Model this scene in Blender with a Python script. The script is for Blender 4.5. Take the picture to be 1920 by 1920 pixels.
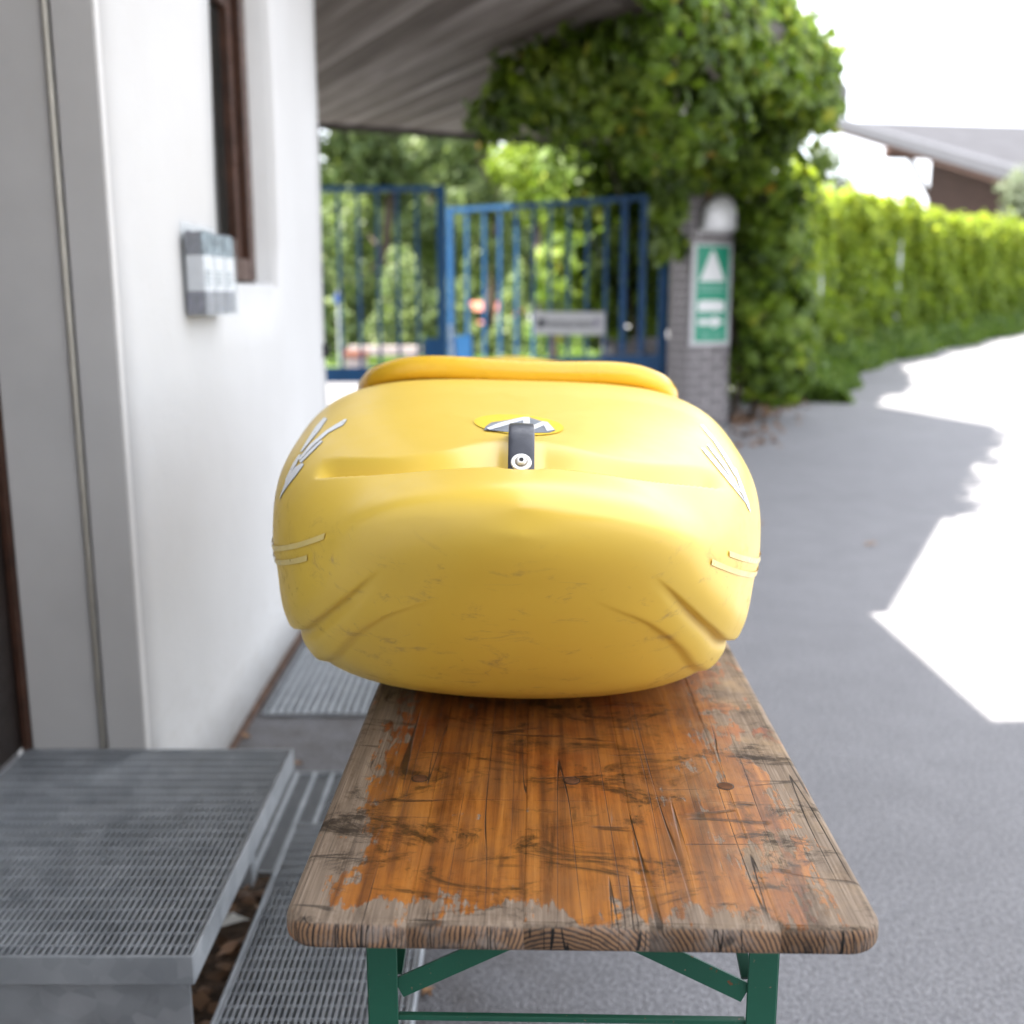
import bpy, bmesh, math, random
from math import sin, cos, tan, pi, radians, sqrt, exp, atan2
from mathutils import Vector, Matrix
from mathutils.bvhtree import BVHTree
import numpy as np

random.seed(7); rng = np.random.default_rng(7)
for o in list(bpy.data.objects): bpy.data.objects.remove(o)
scene = bpy.context.scene
COL = scene.collection

# ------------------------------------------------------------------ camera
CAM = Vector((0, 0, 1.30)); PITCH = radians(11.36); F = 2016.0
cd = bpy.data.cameras.new('camera'); cam = bpy.data.objects.new('camera', cd); COL.objects.link(cam)
cd.sensor_width = 24; cd.sensor_height = 24; cd.lens = 25.2
cd.clip_start = 0.05; cd.clip_end = 600
cam.location = CAM; cam.rotation_euler = (pi/2 - PITCH, 0, 0)
cd.dof.use_dof = True; cd.dof.focus_distance = 1.12; cd.dof.aperture_fstop = 2.35
scene.camera = cam
scene.render.resolution_x = scene.render.resolution_y = 1024
scene.cycles.max_bounces = 6; scene.cycles.diffuse_bounces = 3; scene.cycles.glossy_bounces = 3; scene.cycles.transparent_max_bounces = 8; scene.cycles.transmission_bounces = 3

# ------------------------------------------------------------------ world, sun, exposure
SUN_EL = radians(59); SUN_AZ = atan2(-.968, -.25)
w = bpy.data.worlds.new('World'); scene.world = w; w.use_nodes = True
nt = w.node_tree; nt.nodes.clear()
wo = nt.nodes.new('ShaderNodeOutputWorld'); bg = nt.nodes.new('ShaderNodeBackground')
sk = nt.nodes.new('ShaderNodeTexSky'); sk.sky_type = 'NISHITA'; sk.sun_disc = False
sk.sun_elevation = SUN_EL; sk.sun_rotation = SUN_AZ; sk.dust_density = 3.0; sk.air_density = 1.0; sk.altitude = 500
# thin bright cloud veil mixed evenly over the blue
tc = nt.nodes.new('ShaderNodeTexCoord'); no = nt.nodes.new('ShaderNodeTexNoise'); no.inputs['Scale'].default_value = 2.2
no.inputs['Detail'].default_value = 6
rp = nt.nodes.new('ShaderNodeMapRange'); rp.inputs[1].default_value = .3; rp.inputs[2].default_value = .7
rp.inputs[3].default_value = .55; rp.inputs[4].default_value = .95
mx = nt.nodes.new('ShaderNodeMix'); mx.data_type = 'RGBA'; mx.inputs[7].default_value = (6.6, 6.7, 7.0, 1)
nt.links.new(tc.outputs['Generated'], no.inputs['Vector']); nt.links.new(no.outputs[0], rp.inputs[0])
nt.links.new(rp.outputs[0], mx.inputs[0]); nt.links.new(sk.outputs[0], mx.inputs[6])
nt.links.new(mx.outputs[2], bg.inputs[0]); bg.inputs[1].default_value = 0.11
nt.links.new(bg.outputs[0], wo.inputs[0])
sd = bpy.data.lights.new('sun', 'SUN'); sd.energy = 5.0; sd.angle = radians(.6); sd.color = (1, .95, .87)
sun = bpy.data.objects.new('sun', sd); COL.objects.link(sun); sun.location = (-20, -6, 35)
sun.rotation_euler = Vector((.968*cos(SUN_EL), .25*cos(SUN_EL), -sin(SUN_EL))).to_track_quat('-Z', 'Y').to_euler()
scene.view_settings.view_transform = 'Standard'; scene.view_settings.look = 'None'
scene.view_settings.exposure = 2.38; scene.view_settings.gamma = 1

# ------------------------------------------------------------------ helpers
FW = Vector((0, cos(PITCH), -sin(PITCH))); UP = Vector((0, sin(PITCH), cos(PITCH)))
def ray(px, py): return FW + Vector((1, 0, 0))*((px-960)/F) + UP*((960-py)/F)
def at(px, py, Y):
    d = ray(px, py); return CAM + d*(Y/d.y)
def G(x, y):
    s = max(0., x*.6 + y*.8 - 15.); t = min(1., max(0., (x-1)/5.)); t = t*t*(3-2*t)
    return .04*s*t*min(1, s/3) if s < 3 else .04*s*t

def tag(o, label=None, cat=None, group=None, kind=None):
    if label: o['label'] = label
    if cat: o['category'] = cat
    if group: o['group'] = group
    if kind: o['kind'] = kind
    return o
def empty(name, loc=(0, 0, 0), rot=(0, 0, 0), label=None, cat=None, group=None):
    o = bpy.data.objects.new(name, None); COL.objects.link(o); o.empty_display_size = .1
    o.location = loc; o.rotation_euler = rot
    return tag(o, label, cat, group)

class MB:
    def __init__(s): s.v = []; s.f = []
    def add(s, vs, fs):
        n = len(s.v); s.v += [tuple(v) for v in vs]; s.f += [tuple(i+n for i in f) for f in fs]; return s
    def box(s, a, b):
        x0, y0, z0 = a; x1, y1, z1 = b
        return s.add([(x0,y0,z0),(x1,y0,z0),(x1,y1,z0),(x0,y1,z0),(x0,y0,z1),(x1,y0,z1),(x1,y1,z1),(x0,y1,z1)],
                     [(0,3,2,1),(4,5,6,7),(0,1,5,4),(1,2,6,5),(2,3,7,6),(3,0,4,7)])
    def bar(s, p, q, wd, dp, ref=(0, 1, 0)):
        p = Vector(p); q = Vector(q); d = (q-p).normalized(); r = Vector(ref)
        a = d.cross(r).normalized()*wd/2; b = d.cross(a).normalized()*dp/2
        vs = [c+sa*a+sb*b for c in (p, q) for sa, sb in ((-1,-1),(1,-1),(1,1),(-1,1))]
        return s.add(vs, [(0,1,2,3),(7,6,5,4),(0,4,5,1),(1,5,6,2),(2,6,7,3),(3,7,4,0)])
    def tube(s, pts, r, n=10, cap=True, rs=None):
        pts = [Vector(p) for p in pts]; vs = []; fs = []
        for i, p in enumerate(pts):
            d = (pts[min(i+1, len(pts)-1)]-pts[max(i-1, 0)]).normalized()
            ref = Vector((0, 0, 1)) if abs(d.z) < .9 else Vector((1, 0, 0))
            a = d.cross(ref).normalized(); b = d.cross(a); rr = rs[i] if rs else r
            for k in range(n):
                t = 2*pi*k/n; vs.append(p+a*cos(t)*rr+b*sin(t)*rr)
        for i in range(len(pts)-1):
            for k in range(n):
                fs.append((i*n+k, i*n+(k+1) % n, (i+1)*n+(k+1) % n, (i+1)*n+k))
        if cap: fs += [tuple(range(n-1, -1, -1)), tuple((len(pts)-1)*n+k for k in range(n))]
        return s.add(vs, fs)
    def prism(s, poly, z0, z1):
        n = len(poly)
        vs = [(x, y, z0) for x, y in poly]+[(x, y, z1) for x, y in poly]
        fs = [tuple(range(n-1, -1, -1)), tuple(range(n, 2*n))]+[(i, (i+1) % n, n+(i+1) % n, n+i) for i in range(n)]
        return s.add(vs, fs)
    def build(s, name, mat, parent=None, smooth=False, bevel=0, seg=2, M=None):
        me = bpy.data.meshes.new(name); me.from_pydata(s.v, [], s.f); me.update()
        bm = bmesh.new(); bm.from_mesh(me); bmesh.ops.recalc_face_normals(bm, faces=bm.faces)
        if bevel: bmesh.ops.bevel(bm, geom=list(bm.edges), offset=bevel, segments=seg, affect='EDGES', clamp_overlap=True)
        if M is not None: bm.transform(M)
        bm.to_mesh(me); bm.free()
        return link(name, me, mat, parent, smooth)
def link(name, me, mat, parent=None, smooth=False):
    if mat: me.materials.append(mat)
    if smooth: me.polygons.foreach_set('use_smooth', [True]*len(me.polygons))
    o = bpy.data.objects.new(name, me); COL.objects.link(o)
    if parent: o.parent = parent
    return o

# ------------------------------------------------------------------ materials
class NT:
    def __init__(s, name):
        s.m = bpy.data.materials.new(name); s.m.use_nodes = True; s.t = s.m.node_tree; s.t.nodes.clear()
        s.out = s.t.nodes.new('ShaderNodeOutputMaterial'); s.b = s.t.nodes.new('ShaderNodeBsdfPrincipled')
        s.t.links.new(s.b.outputs[0], s.out.inputs[0]); s._o = None
    def n(s, ty, **k):
        q = s.t.nodes.new(ty)
        for a, b in k.items(): setattr(q, a, b)
        return q
    def set(s, sock, v):
        if hasattr(v, 'is_output'): s.t.links.new(v, sock)
        elif v is not None: sock.default_value = v
    @property
    def obj(s):
        if not s._o: s._o = s.n('ShaderNodeTexCoord').outputs['Object']
        return s._o
    @property
    def wpos(s): return s.n('ShaderNodeNewGeometry').outputs['Position']
    def map(s, v, sc, loc=(0, 0, 0)):
        q = s.n('ShaderNodeMapping'); s.set(q.inputs[0], v); q.inputs['Scale'].default_value = sc; s.set(q.inputs['Location'], loc); return q.outputs[0]
    def noise(s, v, sc=1, det=4, ro=.55, dist=0):
        q = s.n('ShaderNodeTexNoise'); s.set(q.inputs['Vector'], v); q.inputs['Scale'].default_value = sc
        q.inputs['Detail'].default_value = det; q.inputs['Roughness'].default_value = ro; q.inputs['Distortion'].default_value = dist
        return q.outputs[0]
    def vor(s, v, sc=1, out='Distance'):
        q = s.n('ShaderNodeTexVoronoi'); s.set(q.inputs['Vector'], v); q.inputs['Scale'].default_value = sc; return q.outputs[out]
    def math(s, op, a, b=None, c=None, clamp=False):
        q = s.n('ShaderNodeMath', operation=op, use_clamp=clamp); s.set(q.inputs[0], a)
        if b is not None: s.set(q.inputs[1], b)
        if c is not None: s.set(q.inputs[2], c)
        return q.outputs[0]
    def step(s, v, lo, hi, a=0., b=1.):
        q = s.n('ShaderNodeMapRange', interpolation_type='SMOOTHSTEP'); s.set(q.inputs[0], v)
        for i, k in enumerate((lo, hi, a, b)): q.inputs[i+1].default_value = k
        return q.outputs[0]
    def ramp(s, v, st):
        q = s.n('ShaderNodeValToRGB'); s.set(q.inputs[0], v); r = q.color_ramp
        while len(r.elements) < len(st): r.elements.new(.5)
        for e, (p, c) in zip(r.elements, st): e.position = p; e.color = (*c, 1)
        return q.outputs[0]
    def mix(s, f, a, b, mode='MIX'):
        q = s.n('ShaderNodeMix', data_type='RGBA', blend_type=mode); s.set(q.inputs[0], f)
        for i, k in ((6, a), (7, b)): s.set(q.inputs[i], (*k, 1) if isinstance(k, tuple) else k)
        return q.outputs[2]
    def sep(s, v):
        q = s.n('ShaderNodeSeparateXYZ'); s.set(q.inputs[0], v); return q.outputs
    def line(s, v, wd):   # thin iso-line of a noise
        return s.step(s.math('ABSOLUTE', s.math('SUBTRACT', v, .5)), wd, wd*.3)
    def bump(s, h, st=.3, d=.01, nrm=None):
        q = s.n('ShaderNodeBump'); q.inputs['Strength'].default_value = st; q.inputs['Distance'].default_value = d
        s.set(q.inputs['Height'], h); s.set(q.inputs['Normal'], nrm) if nrm is not None else None
        return q.outputs[0]
    def fin(s, col=None, rough=None, nrm=None, metal=0, spec=.5, **k):
        i = s.b.inputs
        if col is not None: s.set(i['Base Color'], (*col, 1) if isinstance(col, tuple) else col)
        if rough is not None: s.set(i['Roughness'], rough)
        if nrm is not None: s.set(i['Normal'], nrm)
        s.set(i['Metallic'], metal); s.set(i['Specular IOR Level'], spec)
        for a, b in k.items(): s.set(i[a.replace('_', ' ')], b)
        return s.m

def simple(name, c, rough=.6, var=.25, sc=8, bump=.0, bsc=60, metal=0, spec=.5, world=False, bd=.003, **k):
    t = NT(name); co = t.wpos if world else t.obj
    f = t.noise(co, sc, 5)
    lo = tuple(max(0, x*(1-var)) for x in c); hi = tuple(min(1, x*(1+var)) for x in c)
    col = t.ramp(f, [(.3, lo), (.7, hi)])
    nr = t.bump(t.noise(co, bsc, 4), bump, bd) if bump else None
    r = t.step(t.noise(co, sc*2.3, 3), .3, .7, max(.02, rough-.08), min(1, rough+.08))
    return t.fin(col, r, nr, metal, spec, **k)

def leafmat(name, stops, trans=.45, rough=.5):
    t = NT(name); a = t.n('ShaderNodeAttribute', attribute_name='tint')
    col = t.ramp(a.outputs['Fac'], stops)
    t.fin(col, rough, spec=.35)
    tr = t.n('ShaderNodeBsdfTranslucent'); t.set(tr.inputs[0], t.mix(.5, col, t.mix(1., col, (1.0, 1.0, .35), 'MULTIPLY')))
    ms = t.n('ShaderNodeMixShader'); ms.inputs[0].default_value = trans
    t.t.links.new(t.b.outputs[0], ms.inputs[1]); t.t.links.new(tr.outputs[0], ms.inputs[2]); t.t.links.new(ms.outputs[0], t.out.inputs[0])
    return t.m

def m_asphalt():
    t = NT('asphalt'); p = t.wpos
    big = t.noise(p, .7, 4); mid = t.noise(p, 5, 4); fine = t.noise(p, 95, 4, .7); sp = t.vor(p, 150)
    c = t.ramp(t.math('ADD', t.math('MULTIPLY', big, .5), t.math('MULTIPLY', mid, .5)), [(.3, (.18, .178, .185)), (.7, (.235, .232, .24))])
    c = t.mix(t.step(fine, .38, .62), t.mix(1., c, (.64, .64, .65), 'MULTIPLY'), t.mix(1., c, (1.1, 1.1, 1.1), 'MULTIPLY'))
    c = t.mix(t.step(sp, .22, .1, 0, .55), c, (.46, .455, .46))
    # brownish grime near the house wall
    x = t.sep(p)
    g = t.math('MULTIPLY', t.step(x[0], .35, -.35), t.step(t.noise(p, 9, 5), .35, .7), clamp=True)
    c = t.mix(t.math('MULTIPLY', g, .55), c, (.085, .072, .062))
    return t.fin(c, .82, t.bump(t.math('ADD', fine, t.math('MULTIPLY', sp, -.8)), .8, .005), spec=.35)

def m_plaster():
    t = NT('white_plaster'); p = t.obj
    c = t.ramp(t.noise(p, 1.6, 5), [(.3, (.55, .544, .533)), (.7, (.60, .596, .588))])
    z = t.sep(p)[2]
    d = t.math('MULTIPLY', t.step(z, .5, .0), t.step(t.noise(t.map(p, (3, 3, 10)), 4, 5), .45, .8))
    c = t.mix(t.math('MULTIPLY', d, .5), c, (.42, .39, .35))
    h = t.math('ADD', t.noise(p, 7, 3), t.math('MULTIPLY', t.noise(p, 90, 3), .18))
    return t.fin(c, .85, t.bump(h, .45, .012), spec=.2)

def m_tabletop():
    t = NT('worn_orange_wood'); co = t.obj; x, y, z = t.sep(co)
    rnd = t.n('ShaderNodeObjectInfo').outputs['Random']
    cv = t.n('ShaderNodeCombineXYZ'); t.set(cv.inputs[0], t.math('MULTIPLY', rnd, 7.3)); t.set(cv.inputs[1], t.math('MULTIPLY', rnd, 31.)); 
    co2 = t.n('ShaderNodeVectorMath', operation='ADD'); t.set(co2.inputs[0], co); t.set(co2.inputs[1], cv.outputs[0]); co2 = co2.outputs[0]
    g1 = t.noise(t.map(co2, (75, 2.2, 60)), 1, 6, .6, .6); g2 = t.noise(t.map(co2, (420, 7, 300)), 1, 4, .6)
    bl = t.noise(co2, 9, 5, .6)
    var = t.ramp(t.math('ADD', t.math('MULTIPLY', g1, .75), t.math('MULTIPLY', bl, .25)),
                 [(.33, (.085, .028, .009)), (.46, (.25, .085, .016)), (.58, (.40, .150, .025)), (.72, (.52, .235, .055))])
    # varnish turns darker and redder further in
    red = t.math('MULTIPLY', t.step(t.noise(co, 5.5, 4), .40, .68), t.step(y, .12, .4, .25, .9))
    var = t.mix(red, var, t.mix(1., var, (.82, .50, .38), 'MULTIPLY'))
    var = t.mix(t.step(t.noise(t.map(co, (20, 12, 1), (9, 3, 0)), 1, 6, .7), .35, .7, .05, .6), var, t.mix(.6, var, (.20, .105, .05)))
    grey = t.ramp(t.math('ADD', t.math('MULTIPLY', g2, .6), t.math('MULTIPLY', g1, .4)), [(.3, (.10, .075, .055)), (.5, (.215, .16, .115)), (.72, (.36, .285, .215))])
    # wear: front end, both sides (right side wider), plus streaky bare spots
    ax = t.math('ABSOLUTE', x)
    e1 = t.step(y, .075, -.01); e2 = t.step(ax, .175, .238); e3 = t.math('MULTIPLY', t.step(x, .08, .24), .62)
    e = t.math('MAXIMUM', t.math('MAXIMUM', e1, e2), e3)
    st = t.noise(t.map(co2, (110, 9, 60)), 1, 5, .65, .4); ch = t.noise(t.map(co, (34, 17, 20)), 1, 7, .72)
    e = t.math('ADD', e, t.math('MULTIPLY', t.math('SUBTRACT', t.noise(co, 13, 4), .5), 1.9))
    wv = t.math('ADD', e, t.math('ADD', t.math('MULTIPLY', t.math('SUBTRACT', st, .5), 1.5), t.math('MULTIPLY', t.math('SUBTRACT', ch, .5), 2.8)))
    wear = t.step(wv, .52, .70)
    # long streak scrapes (bare pale wood)
    sc = t.math('MULTIPLY', t.step(t.noise(t.map(co2, (130, 5, 1)), 1, 3, .6, .3), .66, .71), t.step(t.noise(co, 7, 3), .5, .62))
    wear = t.math('MAXIMUM', wear, sc)
    c = t.mix(wear, var, grey)
    # paler patches over the right-hand boards
    c = t.mix(t.math('MULTIPLY', t.step(x, .05, .25), t.step(t.noise(co, 12, 5, .65), .45, .75, 0, .7)), c, (.42, .29, .16))
    # dark greasy stains, drawn out across and along the grain
    s1 = t.step(t.noise(t.map(co, (8, 14, 1), (3.1, .7, 0)), 1, 7, .78, .9), .50, .64)
    s2 = t.step(t.noise(t.map(co2, (60, 8, 1)), 1, 6, .7), .60, .74, 0, .65)
    c = t.mix(t.math('MULTIPLY', s1, .88), c, (.022, .013, .006)); c = t.mix(s2, c, (.05, .026, .012))
    c = t.mix(t.step(t.noise(t.map(co2, (30, 10, 1), (5, 2, 0)), 1, 7, .75), .48, .72, 0, .75), c, t.mix(1., c, (.42, .36, .30), 'MULTIPLY'))
    # hairline cracks along the grain; scratches across it
    cr = t.line(t.noise(t.map(co2, (42, .7, 20)), 1, 1, .4), .006)
    cr = t.math('MULTIPLY', cr, t.step(t.noise(t.map(co2, (14, 3, 1)), 1, 2), .40, .52))
    xs = t.math('MULTIPLY', t.line(t.noise(t.map(co, (1.6, 17, 1)), 1, 2, .5), .010), t.step(t.noise(t.map(co, (9, 16, 1)), 1, 3), .52, .60))
    xs2 = t.math('MULTIPLY', t.line(t.noise(t.map(co, (30, 17, 1), (0, 4, 0)), 1, 1, .4), .012), t.step(t.noise(co, 11, 3), .54, .62))
    ln = t.math('MAXIMUM', cr, t.math('MULTIPLY', xs, .75))
    c = t.mix(t.math('MULTIPLY', ln, .85), c, (.016, .011, .008))
    fine = t.math('MULTIPLY', t.step(t.noise(t.map(co2, (900, 22, 1)), 1, 2), .58, .72), .35)
    c = t.mix(fine, c, t.mix(1., c, (.35, .3, .28), 'MULTIPLY'))
    # end grain: tilted growth rings
    nr = t.n('ShaderNodeNewGeometry').outputs['Normal']
    tcn = t.n('ShaderNodeTexCoord').outputs['Normal']; ny = t.sep(tcn)[1]
    endm = t.step(t.math('ABSOLUTE', ny), .45, .75)
    cx = t.math('ADD', x, t.math('MULTIPLY', t.math('SUBTRACT', rnd, .5), .25)); cz = t.math('ADD', z, t.math('ADD', .05, t.math('MULTIPLY', rnd, .05)))
    rr = t.math('SQRT', t.math('ADD', t.math('MULTIPLY', cx, cx), t.math('MULTIPLY', cz, cz)))
    rr = t.math('ADD', rr, t.math('MULTIPLY', t.noise(co2, 30, 4), .010))
    ring = t.math('SINE', t.math('MULTIPLY', rr, 1500.))
    ec = t.ramp(t.math('MULTIPLY_ADD', ring, .5, .5), [(0., (.035, .026, .022)), (.35, (.15, .085, .05)), (.8, (.24, .135, .07))])
    ec = t.mix(t.step(t.noise(co2, 22, 5, .65), .42, .66), ec, t.mix(.75, ec, (.20, .165, .14)))
    ec = t.mix(t.step(t.noise(t.map(co2, (60, 1, 60)), 1, 5), .55, .75, 0, .8), ec, (.03, .026, .024))
    ecr = t.line(t.noise(t.map(co2, (45, 1, 3)), 1, 2), .012)
    ec = t.mix(ecr, ec, (.01, .008, .007))
    c = t.mix(endm, c, ec)
    ro = t.mix(t.math('MAXIMUM', wear, endm), (.40, .40, .40), (.8, .8, .8))
    ro = t.math('ADD', t.math('MULTIPLY', t.noise(co, 40, 4), .15), ro)
    h = t.math('ADD', t.math('MULTIPLY', g2, .25), t.math('ADD', t.math('MULTIPLY', ln, -1.2), t.math('MULTIPLY', wear, -.25)))
    h = t.math('ADD', h, t.math('MULTIPLY', t.math('MULTIPLY', ring, endm), .12))
    return t.fin(c, ro, t.bump(h, .7, .0016), spec=.4)

def m_kayak():
    t = NT('yellow_plastic'); co = t.obj; x, y, z = t.sep(co)
    c = t.ramp(t.noise(co, 3, 4), [(.3, (.82, .56, .07)), (.7, (.84, .58, .08))])
    low = t.step(z, .33, .24)          # local z: the rubbed lower hull
    sm = t.math('MULTIPLY', t.step(t.noise(t.map(co, (17, 26, 34)), 1, 8, .74, .6), .54, .71), low)
    c = t.mix(t.math('MULTIPLY', sm, .55), c, (.34, .20, .10))
    sm2 = t.math('MULTIPLY', t.step(t.noise(t.map(co, (55, 12, 16), (2, 0, 0)), 1, 6, .7), .64, .76), t.step(z, .20, .06))
    c = t.mix(t.math('MULTIPLY', sm2, .55), c, (.30, .19, .13))
    ln = t.math('MULTIPLY', t.line(t.noise(t.map(co, (6, 6, 22)), 1, 2, .5), .004), t.step(t.noise(co, 14, 3), .56, .64))
    ln = t.math('MULTIPLY', ln, low)
    c = t.mix(t.math('MULTIPLY', ln, .25), c, (.30, .18, .08))
    sp = t.math('MULTIPLY', t.step(t.vor(co, 34), .07, .03), t.step(t.noise(co, 9, 2), .55, .62))
    c = t.mix(t.math('MULTIPLY', sp, .3), c, (.35, .18, .05))
    ro = t.math('ADD', t.step(t.noise(co, 30, 5), .3, .7, .33, .37), t.math('MULTIPLY', t.math('MAXIMUM', sm, sm2), .25))
    h = t.math('ADD', 0., t.math('ADD', t.math('MULTIPLY', ln, -.5), t.math('MULTIPLY', t.noise(co, 5, 1), .5)))
    return t.fin(c, ro, t.bump(h, .22, .002), spec=.85)

def m_galv(name, k=1.):
    t = NT(name); p = t.wpos
    v = t.vor(p, 28, 'Color'); f = t.noise(p, 14, 4)
    c = t.ramp(t.math('ADD', t.math('MULTIPLY', t.sep(v)[0], .35), t.math('MULTIPLY', f, .65)), [(.25, (.34*k, .365*k, .39*k)), (.75, (.48*k, .505*k, .53*k))])
    c = t.mix(t.step(t.noise(p, 5, 6, .7), .58, .75, 0, .4), c, (.12, .115, .11))
    return t.fin(c, t.step(f, .3, .7, .42, .6), t.bump(t.noise(p, 160, 3), .12, .002), metal=.55, spec=.5)

def m_green():
    t = NT('green_enamel'); co = t.obj
    c = t.ramp(t.noise(co, 9, 4), [(.3, (.010, .088, .052)), (.7, (.014, .115, .068))])
    r = t.step(t.noise(co, 26, 6, .7), .655, .70)
    c = t.mix(r, c, (.16, .055, .022))
    c = t.mix(t.step(t.noise(co, 120, 3), .68, .74), c, (.20, .15, .10))
    return t.fin(c, t.mix(r, (.42, .42, .42), (.85, .85, .85)), t.bump(t.noise(co, 90, 3), .12, .002))

def m_soffit():
    t = NT('weathered_grey_boards'); co = t.obj
    rnd = t.n('ShaderNodeObjectInfo').outputs['Random']
    cv = t.n('ShaderNodeCombineXYZ'); t.set(cv.inputs[0], t.math('MULTIPLY', rnd, 50.)); t.set(cv.inputs[1], t.math('MULTIPLY', rnd, 20.))
    a = t.n('ShaderNodeVectorMath', operation='ADD'); t.set(a.inputs[0], co); t.set(a.inputs[1], cv.outputs[0])
    g = t.noise(t.map(a.outputs[0], (22, .7, 10)), 1, 6, .65)
    c = t.ramp(t.math('ADD', t.math('MULTIPLY', g, .75), t.math('MULTIPLY', rnd, .25)), [(.28, (.06, .045, .038)), (.5, (.145, .122, .108)), (.70, (.29, .262, .245))])
    return t.fin(c, .8, t.bump(g, .3, .004), spec=.3)

def m_planks():
    t = NT('dark_brown_boards'); co = t.obj
    g = t.noise(t.map(co, (1.5, 1.5, 30)), 1, 5)
    return t.fin(t.ramp(g, [(.3, (.045, .026, .02)), (.7, (.085, .05, .04))]), .7, spec=.3)

MAT = dict(
    asphalt=m_asphalt(), plaster=m_plaster(), table=m_tabletop(), kayak=m_kayak(), galv=m_galv('galvanised_steel'), galv2=m_galv('galvanised_grating', 1.15),
    green=m_green(), soffit=m_soffit(), planks=m_planks(),
    greymetal=simple('grey_door_frame', (.62, .608, .59), .5, .05, 4, .08, 200),
    cream=simple('cream_sealant', (.52, .49, .42), .6, .1, 20),
    brown=simple('brown_wood', (.062, .028, .017), .42, .35, 14, .2, 80),
    darkdoor=simple('dark_door', (.018, .012, .010), .5, .3, 8),
    blue=simple('blue_enamel', (.005, .068, .185), .45, .12, 5, .1, 60),
    white=simple('white_paint', (.78, .78, .78), .5, .05, 5),
    opal=simple('opal_plastic', (.82, .82, .84), .35, .03, 5),
    black=simple('black_webbing', (.045, .048, .062), .36, .15, 60, .3, 700, bd=.0006),
    steel=simple('bright_steel', (.80, .79, .77), .3, .05, 60, metal=.35),
    ringdark=simple('bolt_recess', (.28, .24, .18), .4, .2, 90, metal=.8),
    logoy=simple('badge_yellow', (.83, .57, .04), .6, .03, 20, spec=.2),
    logow=simple('badge_white', (.86, .87, .88), .35, .03, 30),
    logog=simple('badge_grey', (.22, .24, .27), .4, .2, 60),
    tape=simple('silver_tape', (.81, .64, .24), .35, .06, 20),
    rim=simple('yellow_rim_plastic', (.83, .50, .035), .26, .03, 5),
    seat=simple('grey_foam', (.05, .05, .055), .8, .2, 20),
    fascia=simple('fascia_brown', (.045, .034, .028), .65, .3, 6),
    rooftin=simple('roof_sheet', (.17, .16, .155), .7, .2, 2),
    roofgrey=simple('grey_metal_roof', (.042, .042, .048), .8, .08, .6, spec=.2),
    verge=simple('pale_metal_verge', (.068, .07, .08), .7, .05, 2, spec=.3),
    brick=simple('grey_brick', (.165, .15, .155), .8, .3, 6, .4, 90),
    mortar=simple('pale_mortar', (.50, .48, .475), .9, .12, 30, .3, 120),
    board=simple('pale_sign_board', (.52, .52, .53), .6, .05, 6),
    sgreen=simple('sign_green', (.0, .235, .135), .45, .05, 6),
    sgreenl=simple('sign_pale_green', (.16, .36, .29), .5, .06, 6),
    swhite=simple('sign_white', (.66, .67, .67), .5, .04, 6),
    sdark=simple('sign_lettering', (.03, .035, .04), .5, .1, 6),
    bark=simple('bark', (.075, .055, .04), .9, .4, 12, .6, 30),
    litter=simple('leaf_litter', (.085, .05, .028), .95, .6, 30, .8, 70, world=True, bd=.02),
    dryleaf=simple('dry_leaf', (.34, .19, .09), .8, .5, 20),
    lawn=simple('lawn_soil', (.10, .15, .03), .95, .4, 1.2, .5, 25, world=True),
    cottage=simple('cottage_wall', (.62, .50, .33), .8, .06, 2), tile=simple('red_roof_tile', (.30, .11, .07), .8, .25, 3),
    stone=simple('pale_stone', (.30, .26, .25), .8, .12, 4, .2, 30), terra=simple('terracotta', (.20, .07, .04), .8, .15, 10),
    red=simple('red_plastic', (.5, .04, .03), .4, .05, 8), blackm=simple('black_plastic', (.015, .015, .017), .45, .1, 20),
    signblue=simple('traffic_blue', (.03, .07, .25), .5, .05, 5),
    paper1=simple('leaflet_dark', (.20, .20, .23), .5, .35, 60), paper2=simple('leaflet_pale', (.72, .72, .75), .5, .06, 40),
    paper3=simple('leaflet_photo', (.22, .27, .30), .5, .6, 40), paper4=simple('leaflet_lilac', (.26, .24, .32), .5, .5, 60),
    litterwhite=simple('paper_scrap', (.7, .68, .63), .7, .08, 20),
)
def m_glass(name, tint, rough, trans):
    t = NT(name); t.fin(tint, rough, Transmission_Weight=trans, IOR=1.45); return t.m
MAT['pane'] = simple('dark_window_pane', (.012, .014, .013), .06, .2, 2)
def m_acrylic():
    t = NT('clear_acrylic'); t.fin((.9, .93, .95), .08)
    tr = t.n('ShaderNodeBsdfTransparent'); tr.inputs[0].default_value = (.97, .98, .98, 1)
    ms = t.n('ShaderNodeMixShader'); fr = t.n('ShaderNodeLayerWeight'); fr.inputs[0].default_value = .5
    t.t.links.new(t.math('MULTIPLY_ADD', t.math('POWER', fr.outputs['Facing'], 4.), .25, .05, clamp=True), ms.inputs[0]); t.t.links.new(tr.outputs[0], ms.inputs[1]); t.t.links.new(t.b.outputs[0], ms.inputs[2])
    t.t.links.new(ms.outputs[0], t.out.inputs[0]); return t.m
MAT['acrylic'] = m_acrylic()
MAT['ivy'] = leafmat('ivy_leaf', [(0, (.03, .06, .006)), (.35, (.08, .14, .011)), (.75, (.16, .24, .02)), (.95, (.26, .33, .03)), (.99, (.30, .16, .02))])
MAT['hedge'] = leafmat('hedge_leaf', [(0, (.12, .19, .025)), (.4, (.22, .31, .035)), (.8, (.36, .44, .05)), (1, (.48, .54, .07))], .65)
MAT['treeleaf'] = leafmat('tree_leaf', [(0, (.06, .10, .035)), (.5, (.115, .165, .055)), (1, (.18, .23, .07))], .45)
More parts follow.
